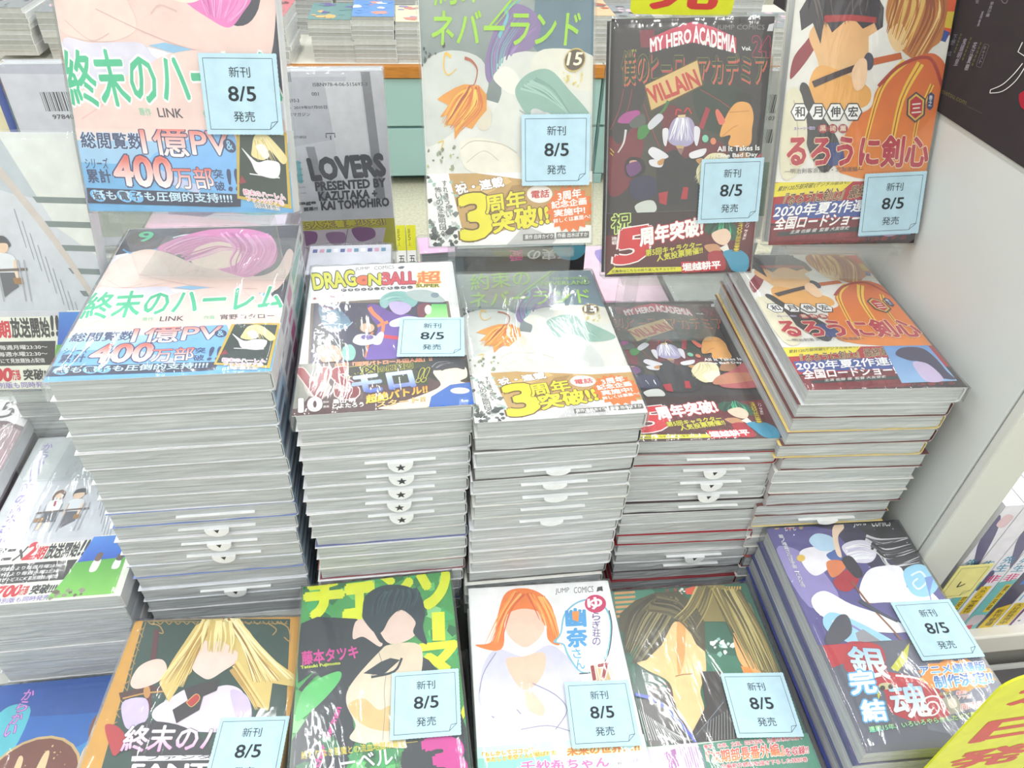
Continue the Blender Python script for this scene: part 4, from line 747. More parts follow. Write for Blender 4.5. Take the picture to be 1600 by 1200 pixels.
K.hobi = .058; K.k = 'obi'; K.q((244, 244, 236), (236, 240, 226)); K.p((210, 212, 220), '0,116 88,116 88,122 0,122')
K.tr('アニメ', '11.9,137', '34.5,137', '13.7,124', (50, 48, 54), None, 0, .05); K.tr('2', '35.4,136', '42.4,136', '37.1,121', (206, 40, 60), None, 0, .07); K.tr('期', '43.2,137', '50.2,137', '44.1,125', (206, 40, 60), None, 0, .05); K.tr('放送開始', '51.1,137', '74.6,137', '51.9,123', (50, 48, 54), None, 0, .05); K.tr('!!', '75.4,136', '79.8,136', '77.2,122', (50, 48, 54), None, 0, .05)
K.p((52, 50, 54), '0,140 77,140 73,158 0,158'); K.t('東京テレビ7月5日より毎週月曜23:30〜', '0.6,146', '71.1,146', 3.4, (236, 236, 236)); K.t('BMテレビ7月9日より毎週水曜22:30〜', '0.6,151', '70.2,151', 3.4, (236, 236, 236)); K.t('動画配信サービスにて見放題独占配信', '15.4,156', '67.6,156', 3.4, (236, 236, 236))
K.tr('シリーズ', '1.5,169', '24.1,169', '2.3,162', (50, 48, 54), None, 0, .04); K.tr('700', '27.6,169.5', '44.1,169.5', '29.3,160', (206, 40, 60), None, 0, .06); K.t('万部', '45.0,169', '50.2,169', 8, (206, 40, 60), None, 0, .04); K.tr('突破!!!', '51.9,169', '69.3,169', '52.8,161', (50, 48, 54), None, 0, .05); K.t('フック付き特別版も同時発売', '6.7,175', '67.6,175', 4.4, (150, 130, 200))
K.p((70, 140, 226), '83,119 113,119 113,143 77,146', 0, (40, 90, 200)); K.p((92, 176, 70), '77,143 113,141 113,174 66,174 72,160', 0, (130, 206, 90)); K.sc_([(110, 96, 84), (150, 146, 130)], 14, 68, 168, 90, 174, 1, 3, 6); K.p((244, 236, 236), '90,142 95,142 94,152 89,152', 1); K.p((244, 244, 248), '106,143 110,143 110,151 105,151', 1); K.p((120, 96, 90), '91,136 95,136 94,143 90,142', 1); K.p((96, 84, 84), '107,138 111,139 110,144 106,143', 1)

# L: sea-blue cover
Lc = Art(JW, JL, None); Lc.sc = 1000; Lc.q((26, 104, 190)); Lc.p((20, 84, 170), '0,0 113,0 113,30 0,24', 1); Lc.p((80, 190, 206), '18,18 34,24 30,60 10,56 8,30', 1); Lc.p((46, 140, 206), '0,60 60,66 113,40 113,90 0,90', 1)
Lc.vt('からかい', '28,6', '24,44', 8, (214, 150, 220), (120, 60, 160)); Lc.e((206, 176, 120), 52, 82, 36, 36); Lc.e((120, 62, 46), 52, 82, 34, 34); Lc.sc_([(226, 190, 130), (170, 90, 60)], 40, 26, 52, 80, 110, .4, 1.2, 3)
Lc.p((240, 206, 160), '38,62 42,62 44,76 52,78 56,60 60,60 60,80 54,88 40,88', 1); Lc.p((90, 150, 206), '40,82 60,80 60,100 40,100', 1)
Lc.p((130, 80, 60), '84,40 88,32 98,30 104,36 104,48 98,44 90,52 86,54', 1); Lc.p((240, 206, 160), '87,42 98,38 102,48 96,56 88,52', 1); Lc.p((240, 206, 160), '84,62 92,56 108,56 113,62 113,100 88,100', 1); Lc.p((206, 70, 90), '88,64 112,60 112,70 88,74'); Lc.p((80, 170, 206), '86,72 96,74 94,90 86,86', 1); Lc.p((214, 80, 50), '76,84 90,80 96,92 84,100', 1); Lc.p((240, 240, 240), '84,92 96,88 104,100 88,110', 1)
Lc.p((90, 180, 200), '0,120 113,110 113,176 0,176', 1)


# upright books that show their back covers to us
def barcode(a, x, y, w, h, seed):
    rn = random.Random(seed); cx = x; k = []
    while cx < x+w:
        b = rn.choice((.5, .5, .9, 1.3)); k.append(('p', [a.loc(*q) for q in ((cx, y), (cx+b, y), (cx+b, y+h), (cx, y+h))][::-1], lin((60, 60, 66)), None)); cx += b+rn.choice((.5, .7, 1.1))
    a.ops[a.k].append(('b', k, None, None))
def back_art(kind):
    a = Art(JW, JL, None); a.sc = 1000
    if kind == 'lovers':
        a.q((222, 223, 230)); a.p((206, 208, 216), '0,4 80,4 60,60 0,70'); a.p((150, 152, 160), '25,0 32,0 32,8 24,8'); a.p((150, 152, 160), '93,0 101,0 106,120 97,120'); a.p((160, 162, 170), '36,66 44,66 50,120 42,120'); a.p((234, 235, 240), '60,8 92,8 96,116 66,116')
        a.t('ISBN978-4-06-515693-3', '50,12', '98,12', 3, (80, 80, 90)); a.t('46573-09', '6,20', '20,20', 3, (70, 70, 80)); a.t('001', '48,20', '54,20', 3, (70, 70, 80)); a.t('978-4-06-515693-3', '6,25.5', '36,25.5', 3, (70, 70, 80)); a.t('9 96206 (0)  2019年07月05日', '8,32', '60,32', 3.4, (70, 70, 80)); a.t('品 週刊少年マガジン', '8,38', '44,38', 3.4, (70, 70, 80)); a.t('ラバ(5)', '8,47', '24,47', 3.6, (70, 70, 80)); a.t('4-18-TK00500718G0', '8,58', '38,58', 2.4, (110, 110, 120))
        a.s((50, 50, 90), '56,58 56,54 64,54 64,58', .9, .9, 0); a.s((50, 50, 90), '60,60 60,56', .9, .9, 0)
        a.t('N', '14,100', '28,100', 20, (120, 196, 206), None, 0, .05)
        for i in range(6): a.t('水族館で出会った二人の', [(12, 82+i*6)], [(30, 81.6+i*6)], 1.6, (90, 90, 100))
        a.tr('LOVERS', '38,98', '108,95', '36,78', (66, 68, 76), None, 0, .08); a.t('PRESENTED BY', '40,109', '107,107', 8.5, (66, 68, 76), None, 0, .06); a.t('KAZUTAKA +', '42,119', '98,118', 8.5, (66, 68, 76), None, 0, .06); a.t('KAI TOMOHIRO', '43,129', '109,127', 8.5, (66, 68, 76), None, 0, .06); a.t('Stage', '16,124', '38,123', 4.5, (66, 68, 76), None, 0, .05); a.t('へ、開幕!!!', '16,130', '39,129', 4, (66, 68, 76), None, 0, .04)
        a.hobi = .036; a.k = 'obi'; a.q((206, 200, 60)); a.p((226, 214, 226), '8,150 104,150 98,174 4,174'); a.p((150, 96, 150), '14,152 34,152 32,164 18,166', 1); a.p((150, 96, 150), '70,150 90,150 92,160 76,164', 1); a.p((170, 130, 170), '44,154 62,154 60,166 48,166', 1); a.s((120, 80, 120), '66,150 60,172', .6); a.tr('新‐5人水着美少女!!', '10,149', '104,147', '9,141', (226, 216, 60), (120, 60, 110), .07, .05); a.t('開始!麻倉瀬里の夏がはじまる!?', '12,174', '104,171', 5, (226, 214, 230), (120, 60, 110), .08)
    elif kind == 'barcode':
        a.q((224, 225, 234)); a.p((196, 198, 212), '0,0 113,0 113,10 0,8'); barcode(a, 28, 24, 52, 17, 3); a.t('9784065162842', '32,48', '80,48', 4, (60, 60, 66)); barcode(a, 36, 60, 40, 15, 5); a.t('1920979004500', '36,80', '78,80', 4, (60, 60, 66)); a.p((190, 60, 150), '8,62 18,62 18,72 8,72'); a.t('雑誌 46573-10  C9979 ¥450E', '20,96', '90,96', 4, (60, 60, 66)); a.p((150, 170, 150), '10,104 100,104 100,160 10,160', 1, (200, 206, 196))
    elif kind == 'green':
        a.q((212, 212, 206)); barcode(a, 56, 22, 46, 18, 7); a.t('9784088821034', '56,47', '100,47', 4, (60, 60, 66)); barcode(a, 56, 56, 46, 14, 8); a.p((150, 170, 152), '0,90 113,90 113,150 0,150', 0, (120, 140, 130)); a.p((90, 106, 96), '10,90 44,90 20,150 4,150'); a.t('おだやかな日々が…', '6,160', '60,160', 5, (90, 90, 90)); a.p((110, 110, 112), '14,164 30,162 34,174 16,174', 1)
    elif kind == 'blue':
        a.q((50, 82, 170)); a.p((240, 238, 226), '10,10 60,10 60,60 10,60'); a.p((244, 232, 190), '60,20 106,20 106,160 60,160'); a.p((50, 82, 170), '78,20 90,20 90,160 78,160')
    return a
BK = {k: back_art(k) for k in ('lovers', 'barcode', 'green', 'blue')}

# the small blue date notes
TG = Art(.046, .0455, None); TG.sc = 1000
TG.q((184, 214, 229))
for P in ('2.4,2.6 43.4,2.6', '2.4,2.6 2.4,42.6', '43.4,2.6 43.4,38', '2.4,42.6 38.4,42.6', '38.4,42.6 43.4,38', '38.4,42.6 39.6,38.6', '39.6,38.6 43.4,38'): TG.s((70, 84, 96), P, .32, .32, 0)
TG.t('新刊', '17,13.2', '29.6,13.2', 6, (62, 70, 76), None, 0, 0); TG.t('8/5', '15.4,26.4', '31.6,26.4', 8.2, (56, 62, 68), None, 0, .02); TG.t('発売', '17,38.2', '29.8,38.2', 6, (62, 70, 76), None, 0, 0)
def yellow_card():
    a = Art(.10, .30, None); a.sc = 1000; a.q((224, 224, 50)); 
    for i, ch in enumerate('本日発売'): a.tr(ch, [(14, 72+i*68)], [(88, 72+i*68)], [(14, 14+i*68)], (206, 60, 56), None, 0, .07)
    return a
YC = yellow_card()
bake_list = [A, B, C, D, E, F, G, H, I, J, K, Lc, TG, YC]+list(BK.values())
bake_texts()
# ------------------------------------------------------------------ setting
TABZ, RISZ = .42, .4990
def struct(o): o['kind'] = 'structure'; return o
def block(name, a, b, col, rough=.5, parent=None, bev=.002, **k):
    m = mat(name+'_surface', col, rough, **k); mb = MB(); mb.box(a, b, col); me = mb.mesh(name, [m]); o = link(name, me, parent)
    if bev:
        bv = o.modifiers.new('bevel', 'BEVEL'); bv.width = bev; bv.segments = 2
    return o
def floor_mat():
    m = mat('speckled_floor', (198, 194, 172), .35, .05, 3); t = m.node_tree; N, L = t.nodes, t.links; b = N['Principled BSDF']
    src = b.inputs['Base Color'].links[0].from_socket
    tc = N.new('ShaderNodeTexCoord'); n = N.new('ShaderNodeTexNoise'); n.inputs['Scale'].default_value = 120; n.inputs['Detail'].default_value = 6
    L.new(tc.outputs['Object'], n.inputs['Vector']); mr = N.new('ShaderNodeMapRange'); mr.inputs[1].default_value = .35; mr.inputs[2].default_value = .65; mr.inputs[3].default_value = .86; mr.inputs[4].default_value = 1.08
    L.new(n.outputs['Fac'], mr.inputs[0]); vm = N.new('ShaderNodeVectorMath'); vm.operation = 'SCALE'; L.new(src, vm.inputs[0]); L.new(mr.outputs[0], vm.inputs['Scale']); L.new(vm.outputs[0], b.inputs['Base Color'])
    return m
mb = MB(); mb.box((-4, -1.5, -.05), (4, 5.5, 0)); f = struct(link('floor', mb.mesh('floor', [floor_mat()])))

for nm, a, b in (('wall_back', (-4, 5.5, 0), (4, 5.55, 3.2)), ('wall_left', (-4.05, -1.5, 0), (-4, 5.5, 3.2)), ('wall_right', (4, -1.5, 0), (4.05, 5.5, 3.2)), ('wall_front', (-4, -1.55, 0), (4, -1.5, 3.2))):
    struct(block(nm, a, b, (232, 232, 228), .6, None, 0, noise=.02, scale=3))
# display table with a raised step under the tall piles
tb = empty('display_table', Matrix.Translation((0, .5, 0)), 'low white display table under all the comic piles', 'table')
Ti = Matrix.Translation((0, -.5, 0))
for nm, a, b in (('table_top', (-.86, .08, TABZ-.03), (.376, .90, TABZ)), ('cabinet_base', (-.83, .11, .0), (.36, .87, TABZ-.03)), ('riser_step', (-.2235, .345, TABZ+.0002), (.372, .86, RISZ))):
    o = block(nm, a, b, (214, 216, 212), .45, tb, .002, noise=.02, scale=8); o.matrix_parent_inverse = Ti
# white side board at the right, with its front edge, and the dark poster on it
sb = empty('side_board', Matrix.Translation((.395, .45, 0)), 'plain white side board standing at the right of the comic piles', 'board')
Si = sb.matrix_world.inverted()
o = block('board_panel', (.3790, .3095, .0), (.398, .660, 1.16), (213, 217, 216), .5, sb, .001, noise=.02, scale=6, bump=.03); o.matrix_parent_inverse = Si
o = block('edge_cap', (.3790, .3000, .0), (.4125, .3085, 1.16), (212, 213, 209), .45, sb, .0015, noise=.02, scale=6); o.matrix_parent_inverse = Si
o = block('back_panel', (.3985, .3095, .0), (.4125, .660, 1.16), (212, 213, 209), .45, sb, .001, noise=.02, scale=6); o.matrix_parent_inverse = Si

ps = Art(.60, .34, None); ps.sc = 1000    # poster plane: x runs toward us, y up
PM = Matrix(((0, 0, -1, .3780), (-1, 0, 0, .800), (0, 1, 0, .8600), (0, 0, 0, 1)))    # local x -> -y, local y -> +z, normal -> -x
ps.M = PM; ps.sc = 1; ps.fr(1360, 0, 6.66667)
ps.q((56, 50, 54)); 
ps.tr('metsu.com', '752,968', '1008,1096', '765,925', (112, 104, 62), None, 0, 0); ps.s((80, 74, 74), '1020,1105 1180,1180', 8, 8, 0)
ps.vt('下野 紘', '905,360', '830,590', 40, (120, 114, 124)); ps.vt('鬼頭明里', '1010,400', '900,690', 40, (150, 144, 156)); ps.vt('花江夏樹', '1115,440', '1010,740', 40, (160, 156, 166)); ps.vt('早見沙織', '1290,20', '1235,180', 36, (150, 146, 156)); ps.vt('櫻井孝宏', '1140,-120', '1130,40', 34, (140, 136, 146))

for a, b in (((965, 350), (890, 560)), ((1070, 390), (975, 640)), ((1175, 440), (1075, 700))):
    for k in range(6): t0 = k/6; ps.s((96, 92, 62), [(a[0]+(b[0]-a[0])*t0, a[1]+(b[1]-a[1])*t0), (a[0]+(b[0]-a[0])*(t0+.12), a[1]+(b[1]-a[1])*(t0+.12))], 16, 14, 0)
ps.vt('冨岡義勇', '1195,120', '1140,280', 22, (150, 146, 156))
ps.s((110, 104, 108), '1220,460 1255,470 1250,500 1180,690 1150,695 1130,670 1200,480 1220,460', 5); ps.vt('キャスト', '1222,478', '1165,668', 28, (130, 124, 130))
ps.s((236, 236, 238), '1275,935 1400,880 1520,770 1610,660', 7, 9); ps.s((236, 236, 238), '1268,970 1400,950 1540,840 1640,690', 7, 9); ps.s((236, 236, 238), '1275,935 1268,970', 8, 8, 0); ps.s((236, 236, 238), '1610,440 1562,540 1640,590', 10, 10, 0)
ps.p((176, 34, 56), '1600,960 1570,1010 1600,1120 1700,1160 1700,940', 1); ps.s((120, 116, 122), '1390,0 1410,30 1440,30 1455,0', 9)
bake_texts()
po = empty('poster', PM@Matrix.Translation((0, 0, .0002)), 'black poster with small white vertical names fixed on the white side board', 'poster')
mb = MB(); mb.box((0, .0, 0), (.496, .34, .0009), (56, 50, 54)); link('sheet', mb.mesh('sheet', [M_MATTE]), po)
link('poster_print', ps.mesh('poster_print', 'cover', .0010, (.0003, .0003, .4957, .3397), M_MATTE), po)

# ------------------------------------------------------------------ the five tall piles
WHT = (240, 240, 244)
spA = [(0, 1, 0, 1, (226, 228, 232)), (0, .2, .1, .95, (170, 200, 226)), (.02, .16, .3, .7, (120, 124, 140)), (.24, .42, .3, .75, (160, 150, 166)), (.46, .56, .2, .8, (206, 110, 160)), (.62, .9, .2, .8, (140, 190, 190)), (.92, .98, .3, .7, (90, 90, 100))]
pile(-.2226, .3465, .7583, RISZ, .52, 17, BW, BL_, [WHT, WHT, (120, 176, 226), (130, 150, 206), (236, 240, 248), WHT, WHT], 'pale pink cover with green lettering', A, 'pink and flesh-toned comic with green title and pale blue band, on the leftmost tall pile', (-.012, .002), {8: 'bar', 9: 'notch', 10: 'notch', 11: 'notch', 14: 'notch'}, .56, spine=spA, seed=3)
pile(-.086, .3394, .7284, RISZ, 1.28, 17, JW, JL, [WHT, WHT, (150, 90, 96), (120, 130, 180), (236, 236, 232), WHT], 'white cover with yellow and red title', B, 'white comic with yellow and red title and dark paper band, between pink and grey-green covers', (-.010, .001), {3: 'star', 4: 'star', 5: 'star', 6: 'star', 7: 'star'}, .58, seed=5)
pile(.0271, .3316, .7218, RISZ, .74, 16, JW, JL, [WHT, (236, 236, 230), (220, 222, 214), (110, 108, 106)], 'grey-green cover with lime title', C, 'grey-green comic with lime katakana title lying on the middle tall pile', (-.008, .004), {3: 'plain', 4: 'plain', 5: 'plain', 6: 'bar', 7: 'plain'}, .52, seed=9, topcol=(236, 236, 232))
pile(.1396, .3497, .6772, RISZ, -2.2, 14, JW, JL, [(70, 60, 64), (160, 60, 84), (150, 40, 50), (190, 192, 194), (225, 225, 228)], 'dark cover with slanted tan board', D, 'dark comic with pink title banner lying on the fourth tall pile from the left', (.004, -.006), {1: 'bar', 2: 'notch', 3: 'notch', 4: 'notch', 5: 'bar', 10: 'notch', 11: 'bar'}, .60, seed=12, topcol=(58, 48, 52))
spE = [(.0, 1, .0, 1, (196, 190, 192)), (.05, .3, .2, .8, (120, 30, 44)), (.36, .7, .25, .8, (150, 40, 50)), (.76, .95, .3, .7, (60, 50, 56))]
pile(.2505, .3380, .7297, RISZ, -2.6, 17, JW, JL, [(240, 240, 238), (232, 206, 130), (190, 90, 86), (120, 80, 80), (240, 236, 230), (236, 232, 226)], 'orange and white cover with crimson title', E, 'orange and white comic with crimson title lying on the rightmost tall pile', (.003, .004), {10: 'plain', 11: 'plain', 12: 'bar', 13: 'bar'}, .55, seed=21, spine=spE, flips=(5, 6, 7, 8, 9, 10, 11, 12), jx=.003)

# ------------------------------------------------------------------ front row piles
def front(Fm, x, y, z, yaw, W, L, cols, desc, art, lab, seed, topcol, n=None):
    n = n or round((z-TABZ)/.0152)
    return pile(x, y, z, TABZ+.0002, yaw, n, W, L, cols, desc, art, lab, (0, 0), {}, .5, topcol=topcol, seed=seed, jx=.0022)
front(FJ, -.2401, .1440, .5404, -3.6, BW, BL_, [WHT, (206, 152, 54), (60, 80, 74)], 'gold-framed dark green cover', J, 'gold-framed dark green comic with long blonde strands, in the front row', 31, (206, 152, 54))
front(FF, -.0977, .1580, .5554, 2.12, JW, JL, [(40, 46, 52), (90, 180, 90), (60, 60, 62)], 'bright green cover with lime lettering', F, 'bright green comic with blocky lime katakana, in the front row', 33, (66, 160, 84))
front(FG, .0184, .1531, .5433, -1.28, JW, JL, [(50, 52, 56), WHT, (120, 126, 130)], 'white cover with orange hair', G, 'white comic with orange colour mass and blue title balloon, in the front row', 35, (248, 248, 250))
front(FH, .1318, .1401, .5429, -.95, JW, JL, [(40, 50, 50), WHT, (120, 50, 60)], 'dark green cover with brown strands', H, 'dark green comic with brown and blonde strands, in the front row', 37, (40, 100, 80))
front(FI, .2600, .1640, .5789, -1.42, JW, JL, [(70, 80, 150), (180, 50, 60), (90, 96, 130), (200, 202, 208)], 'night-blue cover with red brush title', I, 'night-blue comic with big red and white brush title, at the right of the front row', 39, (84, 78, 140), 9)

# left neighbour column: flat piles, step by step
pile(-.3545, .335, .5598, TABZ+.0002, .3, 9, JW+.005, JL, [(236, 236, 238), (220, 226, 220), (180, 184, 190)], 'washed grey cover with cream band', K, 'pale grey comic with cream paper band, flat on the pile left of the tall piles', (0, 0), {}, .5, seed=41, jx=.002)
pile(-.3610, .1560, .4530, TABZ+.0002, .6, 2, JW, JL, [(236, 236, 238), (40, 100, 180)], 'sea-blue cover', Lc, 'sea-blue comic with a brown ring, at the lower left corner', seed=43, topcol=(26, 104, 190))
# the heap on which the upper left display stands
grp5 = Art(JW, JL, None); grp5.sc = 1000; grp5.q((226, 224, 228)); grp5.p((92, 66, 76), '0,50 113,44 113,176 0,176', 1); grp5.p((150, 120, 130), '60,60 113,50 113,150 70,160', 1); grp5.t('5', '84,30', '98,30', 22, (50, 48, 52), None, 0, .0); bake_texts()
pile(-.469, .372, .578, TABZ+.0002, 1.5, 10, JW, JL, [(236, 236, 238), (120, 110, 116)], 'plum and white cover numbered 5', grp5, 'plum and white comic with a black 5, at the left edge', seed=47)
pile(-.363, .516, .613, TABZ+.0002, -.5, 12, BW, JL, [(236, 236, 238), (150, 156, 160), (100, 104, 110)], 'upright grey display comic', None, 'sealed comic on the grey pile just below the upper left display comic', seed=49, topcol=(180, 184, 186))

# ------------------------------------------------------------------ acrylic stands with their upright display comics
def stand(M, W, base_z, depth, label, lip=.012):
    """clear folded sheet: base plate, front riser, ledge, lip and sloping back plate; M is the cover plane of the comic it carries"""
    o = M@Vector((W/2, 0, 0)); yaw = math.atan2((M@Vector((1, 0, 0))-M@Vector((0, 0, 0))).y, (M@Vector((1, 0, 0))-M@Vector((0, 0, 0))).x)
    r = empty('acrylic_stand', Matrix.Translation((o.x, o.y, base_z))@Matrix.Rotation(yaw, 4, 'Z'), label, 'stand', 'clear stands holding the display comics')
    w = W*.39; h = o.z-base_z-.0028; tk = .0022; t = .018
    for nm, a, b in (('base_plate', (-w, .004, .0008), (w, depth, .0008+tk)), ('front_riser', (-w, .004, .001+tk), (w, .004+tk, h-tk)), ('ledge', (-w, -.006, h-tk), (w, .030, h))):
        mb = MB(); mb.box(a, b); link(nm, mb.mesh(nm, [M_CLEAR]), r)
    mb = MB(); mb.box((-w, -.006-tk, h-tk), (w, -.006, h+lip*.35)); link('front_lip', mb.mesh('front_lip', [M_CLEAR]), r)
    # back plate follows the slope of the comic
    mb = MB(); Mi = r.matrix_world.inverted()@M
    mb.box((W*.12, .004, -t-.0042), (W*.88, .12, -t-.0022), M=Mi); link('back_plate', mb.mesh('back_plate', [M_CLEAR]), r)
    return r
GU = 'display comics standing upright on clear stands'
T = .0155
book('display_comic', UA, BW, BL_, T, (240, 240, 244), 'pink comic with green title standing upright at top left', group=GU, art=A, seed=1)
book('display_comic', UC, JW, JL, T, (232, 234, 230), 'grey-green comic with lime title standing upright above the middle pile', group=GU, art=C, seed=2)
book('display_comic', UD, JW, JL, T, (52, 44, 48), 'dark comic with tan lettered board standing upright under the yellow card', group=GU, art=D, seed=3)
book('display_comic', UE, JW, JL, T, (238, 234, 226), 'orange and white comic with crimson title standing upright beside the black poster', group=GU, art=E, seed=4)
stand(UA, BW, .7583+.0032, .06, 'clear acrylic stand under the upright pink comic')
stand(UC, JW, .7218+.0032, .055, 'clear acrylic stand under the upright grey-green comic')
stand(UD, JW, .6772+.0032, .055, 'clear acrylic stand under the upright dark comic')
stand(UE, JW, .7297+.0032, .045, 'clear acrylic stand under the upright orange and white comic')
UK = frame_up(-.3600, .450, .6705, -2, 70, 0)
K1 = Art(BW, BL_, None); K1.sc = 1000
def scale_op(op, sx, sy):
    k, d, a, b = op
    f = lambda p: (p[0]*sx, p[1]*sy)
    if k == 'p': d = [f(q) for q in d]
    elif k == 's': d = ([f(q) for q in d[0]], [f(q) for q in d[1]])
    elif k == 't': d = d[:3]+tuple(f(q) for q in d[3:])
    elif k == 'b': d = [scale_op(o, sx, sy) for o in d]
    return (k, d, a, b)
for k in ('cover', 'obi'): K1.ops[k] = [scale_op(o, BW/JW, BL_/JL) for o in K.ops[k]]
K1.hobi = K.hobi*BL_/JL
book('display_comic', UK, BW, BL_, T, (230, 232, 238), 'pale grey comic standing upright at the left edge', group=GU, art=K1, seed=0)
stand(UK, BW, .5598+.0032, .05, 'clear acrylic stand under the upright pale grey comic')

# ------------------------------------------------------------------ the far side of the table: comics turned away from us, small goods
TT = .016
def back_book(x, y, z, W, H, tilt, yaw, art, label, col):
    M = frame_up(x, y, z, yaw, tilt, 0)
    return book('reversed_comic', M, W, H, TT, col, label, group='comics on the far side turned away from us', art=art, seed=2, wrap=True)
bb = {}
back_book(-.1415, .668, .651, .113, .177, 86, 2.0, BK['lovers'], 'grey comic back with big LOVERS lettering behind the upright pink comic', (226, 227, 234))
back_book(-.366, .700, .648, .113, .176, 86, 2.0, BK['barcode'], 'white comic back with two barcodes at the upper left', (226, 228, 236))
back_book(-.486, .706, .640, .113, .176, 86, 2.0, BK['blue'], 'blue and cream comic back at the left edge', (60, 90, 176))
back_book(.262, .690, .648, .113, .176, 86, -3, BK['green'], 'greenish grey comic back between the two right upright comics', (214, 216, 212))
back_book(.262, .640, .690, .113, .176, 86, -3, BK['barcode'], 'barcoded white comic back left of the upright orange comic', (226, 228, 230)) if 0 else None
def pedestal(x0, x1, y0, y1, z1, label):
    o = block('clear_riser', (x0, y0, RISZ+.0003), (x1, y1, z1), (205, 209, 206), .3, None, .001); return tag(o, label, 'riser')
pedestal(-.225, -.03, .655, .70, .6502, 'grey riser block under the reversed LOVERS comic')
pedestal(.262, .37, .675, .72, .6472, 'grey riser block under the greenish comic back')
o = block('clear_riser', (-.60, .695, TABZ+.0003), (-.2245, .735, .638), (205, 209, 206), .3, None, .001); tag(o, 'grey riser block behind the upper left display comic', 'riser')

# thin comics in a row with yellow spines
sa = Art(.0115, .125, None); sa.sc = 1000; sa.q((244, 242, 240)); sa.p((224, 220, 50), '0,0 12,0 12,30 0,30'); sa.vt('新5人', '3.5,4', '3.5,26', 3, (150, 140, 50)); sa.vt('五等分', '5.8,36', '5.8,62', 7, (70, 70, 78)); sa.vt('の花嫁', '5.8,66', '5.8,92', 7, (226, 90, 130)); sa.vt('5', '5.8,96', '5.8,104', 6, (200, 160, 70)); bake_texts()
for i in range(3):
    mb = MB(); mb.box((0, 0, -.040), (.0118, .125, 0), (240, 238, 236)); bo = link('slim_comic', mb.mesh('slim_comic', [M_PRINT])); bo.matrix_world = frame_up(-.0450+i*.0124, .700, .5258, 0, 50, 0)
    tag(bo, ['left', 'middle', 'right'][i]+' one of the three thin yellow-topped spines above the white comic', 'comic book', 'thin comics with yellow-topped spines')
    me = cached('sa', sa.mesh, 'spine_print', 'cover', 0, (0, 0, .0115, .125)); so = link('spine_print', me, bo); so.matrix_local = Matrix.Translation((.0002, 0, .0002))

def flat_misc(name, x, y, z, sx, sy, sz, yaw, col, label, cat, shapes=(), grp=None, seed=3):
    a = Art(sx, sy, None); a.sc = 1000; a.q(col)
    for fn in shapes: fn(a)
    bake_texts(); M = frame_flat(x, y, z+sz, yaw); r = empty(name, M@Matrix.Translation((0, 0, -sz)), label, cat, grp)
    link('page_block', page_mesh(sx, sy, sz, False, seed), r); link('jacket', jacket_mesh(sx, sy, sz, col), r); link('cover_print', a.mesh('cover_print', 'cover', sz+5e-5, (.0003, .0003, sx-.0003, sy-.0003)), r)
    link('plastic_wrap', wrap_mesh(sx, sy, sz, seed), r); return r
# what lies behind the tall piles, glimpsed between them
def far_pile(x, y, z, sx, sy, n, col, label, desc, shapes=(), yaw=0, zb=None):
    zb = (RISZ+.0003) if zb is None else zb; t = (z-zb)/n
    for i in range(n):
        zz = z-t*(i+1)
        if i == 0: flat_misc('sealed_comic', x, y, zz, sx, sy, t-.0002, yaw, col, label, 'comic book', shapes, 'sealed comics in the far pile '+desc)
        else:
            M = frame_flat(x+random.uniform(-.0015, .0015), y+random.uniform(-.001, .001), zz+t-.0002, yaw+random.uniform(-.4, .4))
            r = empty('sealed_comic', M@Matrix.Translation((0, 0, -t+.0004)), 'sealed comic, %s from top of the far pile %s' % (ORD[i], desc), 'comic book', 'sealed comics in the far pile '+desc)
            link('page_block', cached(('fp', sx, sy, round(t, 5)), page_mesh, sx, sy, t-.0004), r); link('jacket', cached(('fj', sx, sy, round(t, 5), col), jacket_mesh, sx, sy, t-.0004, col), r)
mg = Art(.113, .180, None); mg.sc = 1000; mg.q((60, 60, 66)); mg.tr('真実の', '100,3', '62,3', '100,13', (240, 240, 244), None, 0, .03); mg.tr('愛', '58,3', '46,3', '58,13', (230, 60, 150), None, 0, .03); mg.p((110, 196, 226), '84,0 110,0 112,8 104,14 92,12', 1); bake_texts()
book('reversed_comic', frame_up(.0270, .5240, .5480, .8, 85, 0), .113, .180, .012, (60, 60, 66), 'black magazine with upside-down white and pink letters behind the middle pile', group='comics on the far side turned away from us', art=mg, seed=2, wrap=False)
pedestal(.027, .14, .522, .56, .5475, 'grey riser block under the black magazine')
far_pile(-.101, .540, .706, .072, .048, 8, (214, 216, 226), 'silvery comic lying flat behind the white comic', 'behind the yellow-titled comic', [lambda a: [a.p(((70, 84, 150), (210, 150, 180), (90, 140, 170), (240, 240, 244))[i % 4], [(3+i*6, 6), (7+i*6, 6), (7+i*6, 12), (3+i*6, 12)]) for i in range(11)]])
far_pile(-.226, .545, .742, .112, .098, 14, (206, 196, 214), 'violet-toned comic just behind the pink pile', 'behind the pale pink cover', [lambda a: a.p((110, 80, 130), '8,20 40,8 60,20 50,60 20,70', 1), lambda a: a.p((90, 180, 190), '60,30 80,10 110,20 112,60 70,60', 1), lambda a: a.p((226, 180, 200), '0,60 60,70 112,90 112,100 0,100', 1)])
far_pile(.142, .545, .628, .106, .165, 6, (236, 206, 222), 'pale pink comic behind the dark comic pile', 'behind the dark comic', [lambda a: a.p((206, 120, 160), '4,120 40,110 100,130 100,150 8,150', 1), lambda a: a.p((150, 130, 200), '50,10 100,20 100,60 60,60', 1)])
far_pile(.254, .545, .628, .112, .10, 6, (220, 224, 220), 'pale comic behind the orange and white comic pile', 'behind the orange cover')
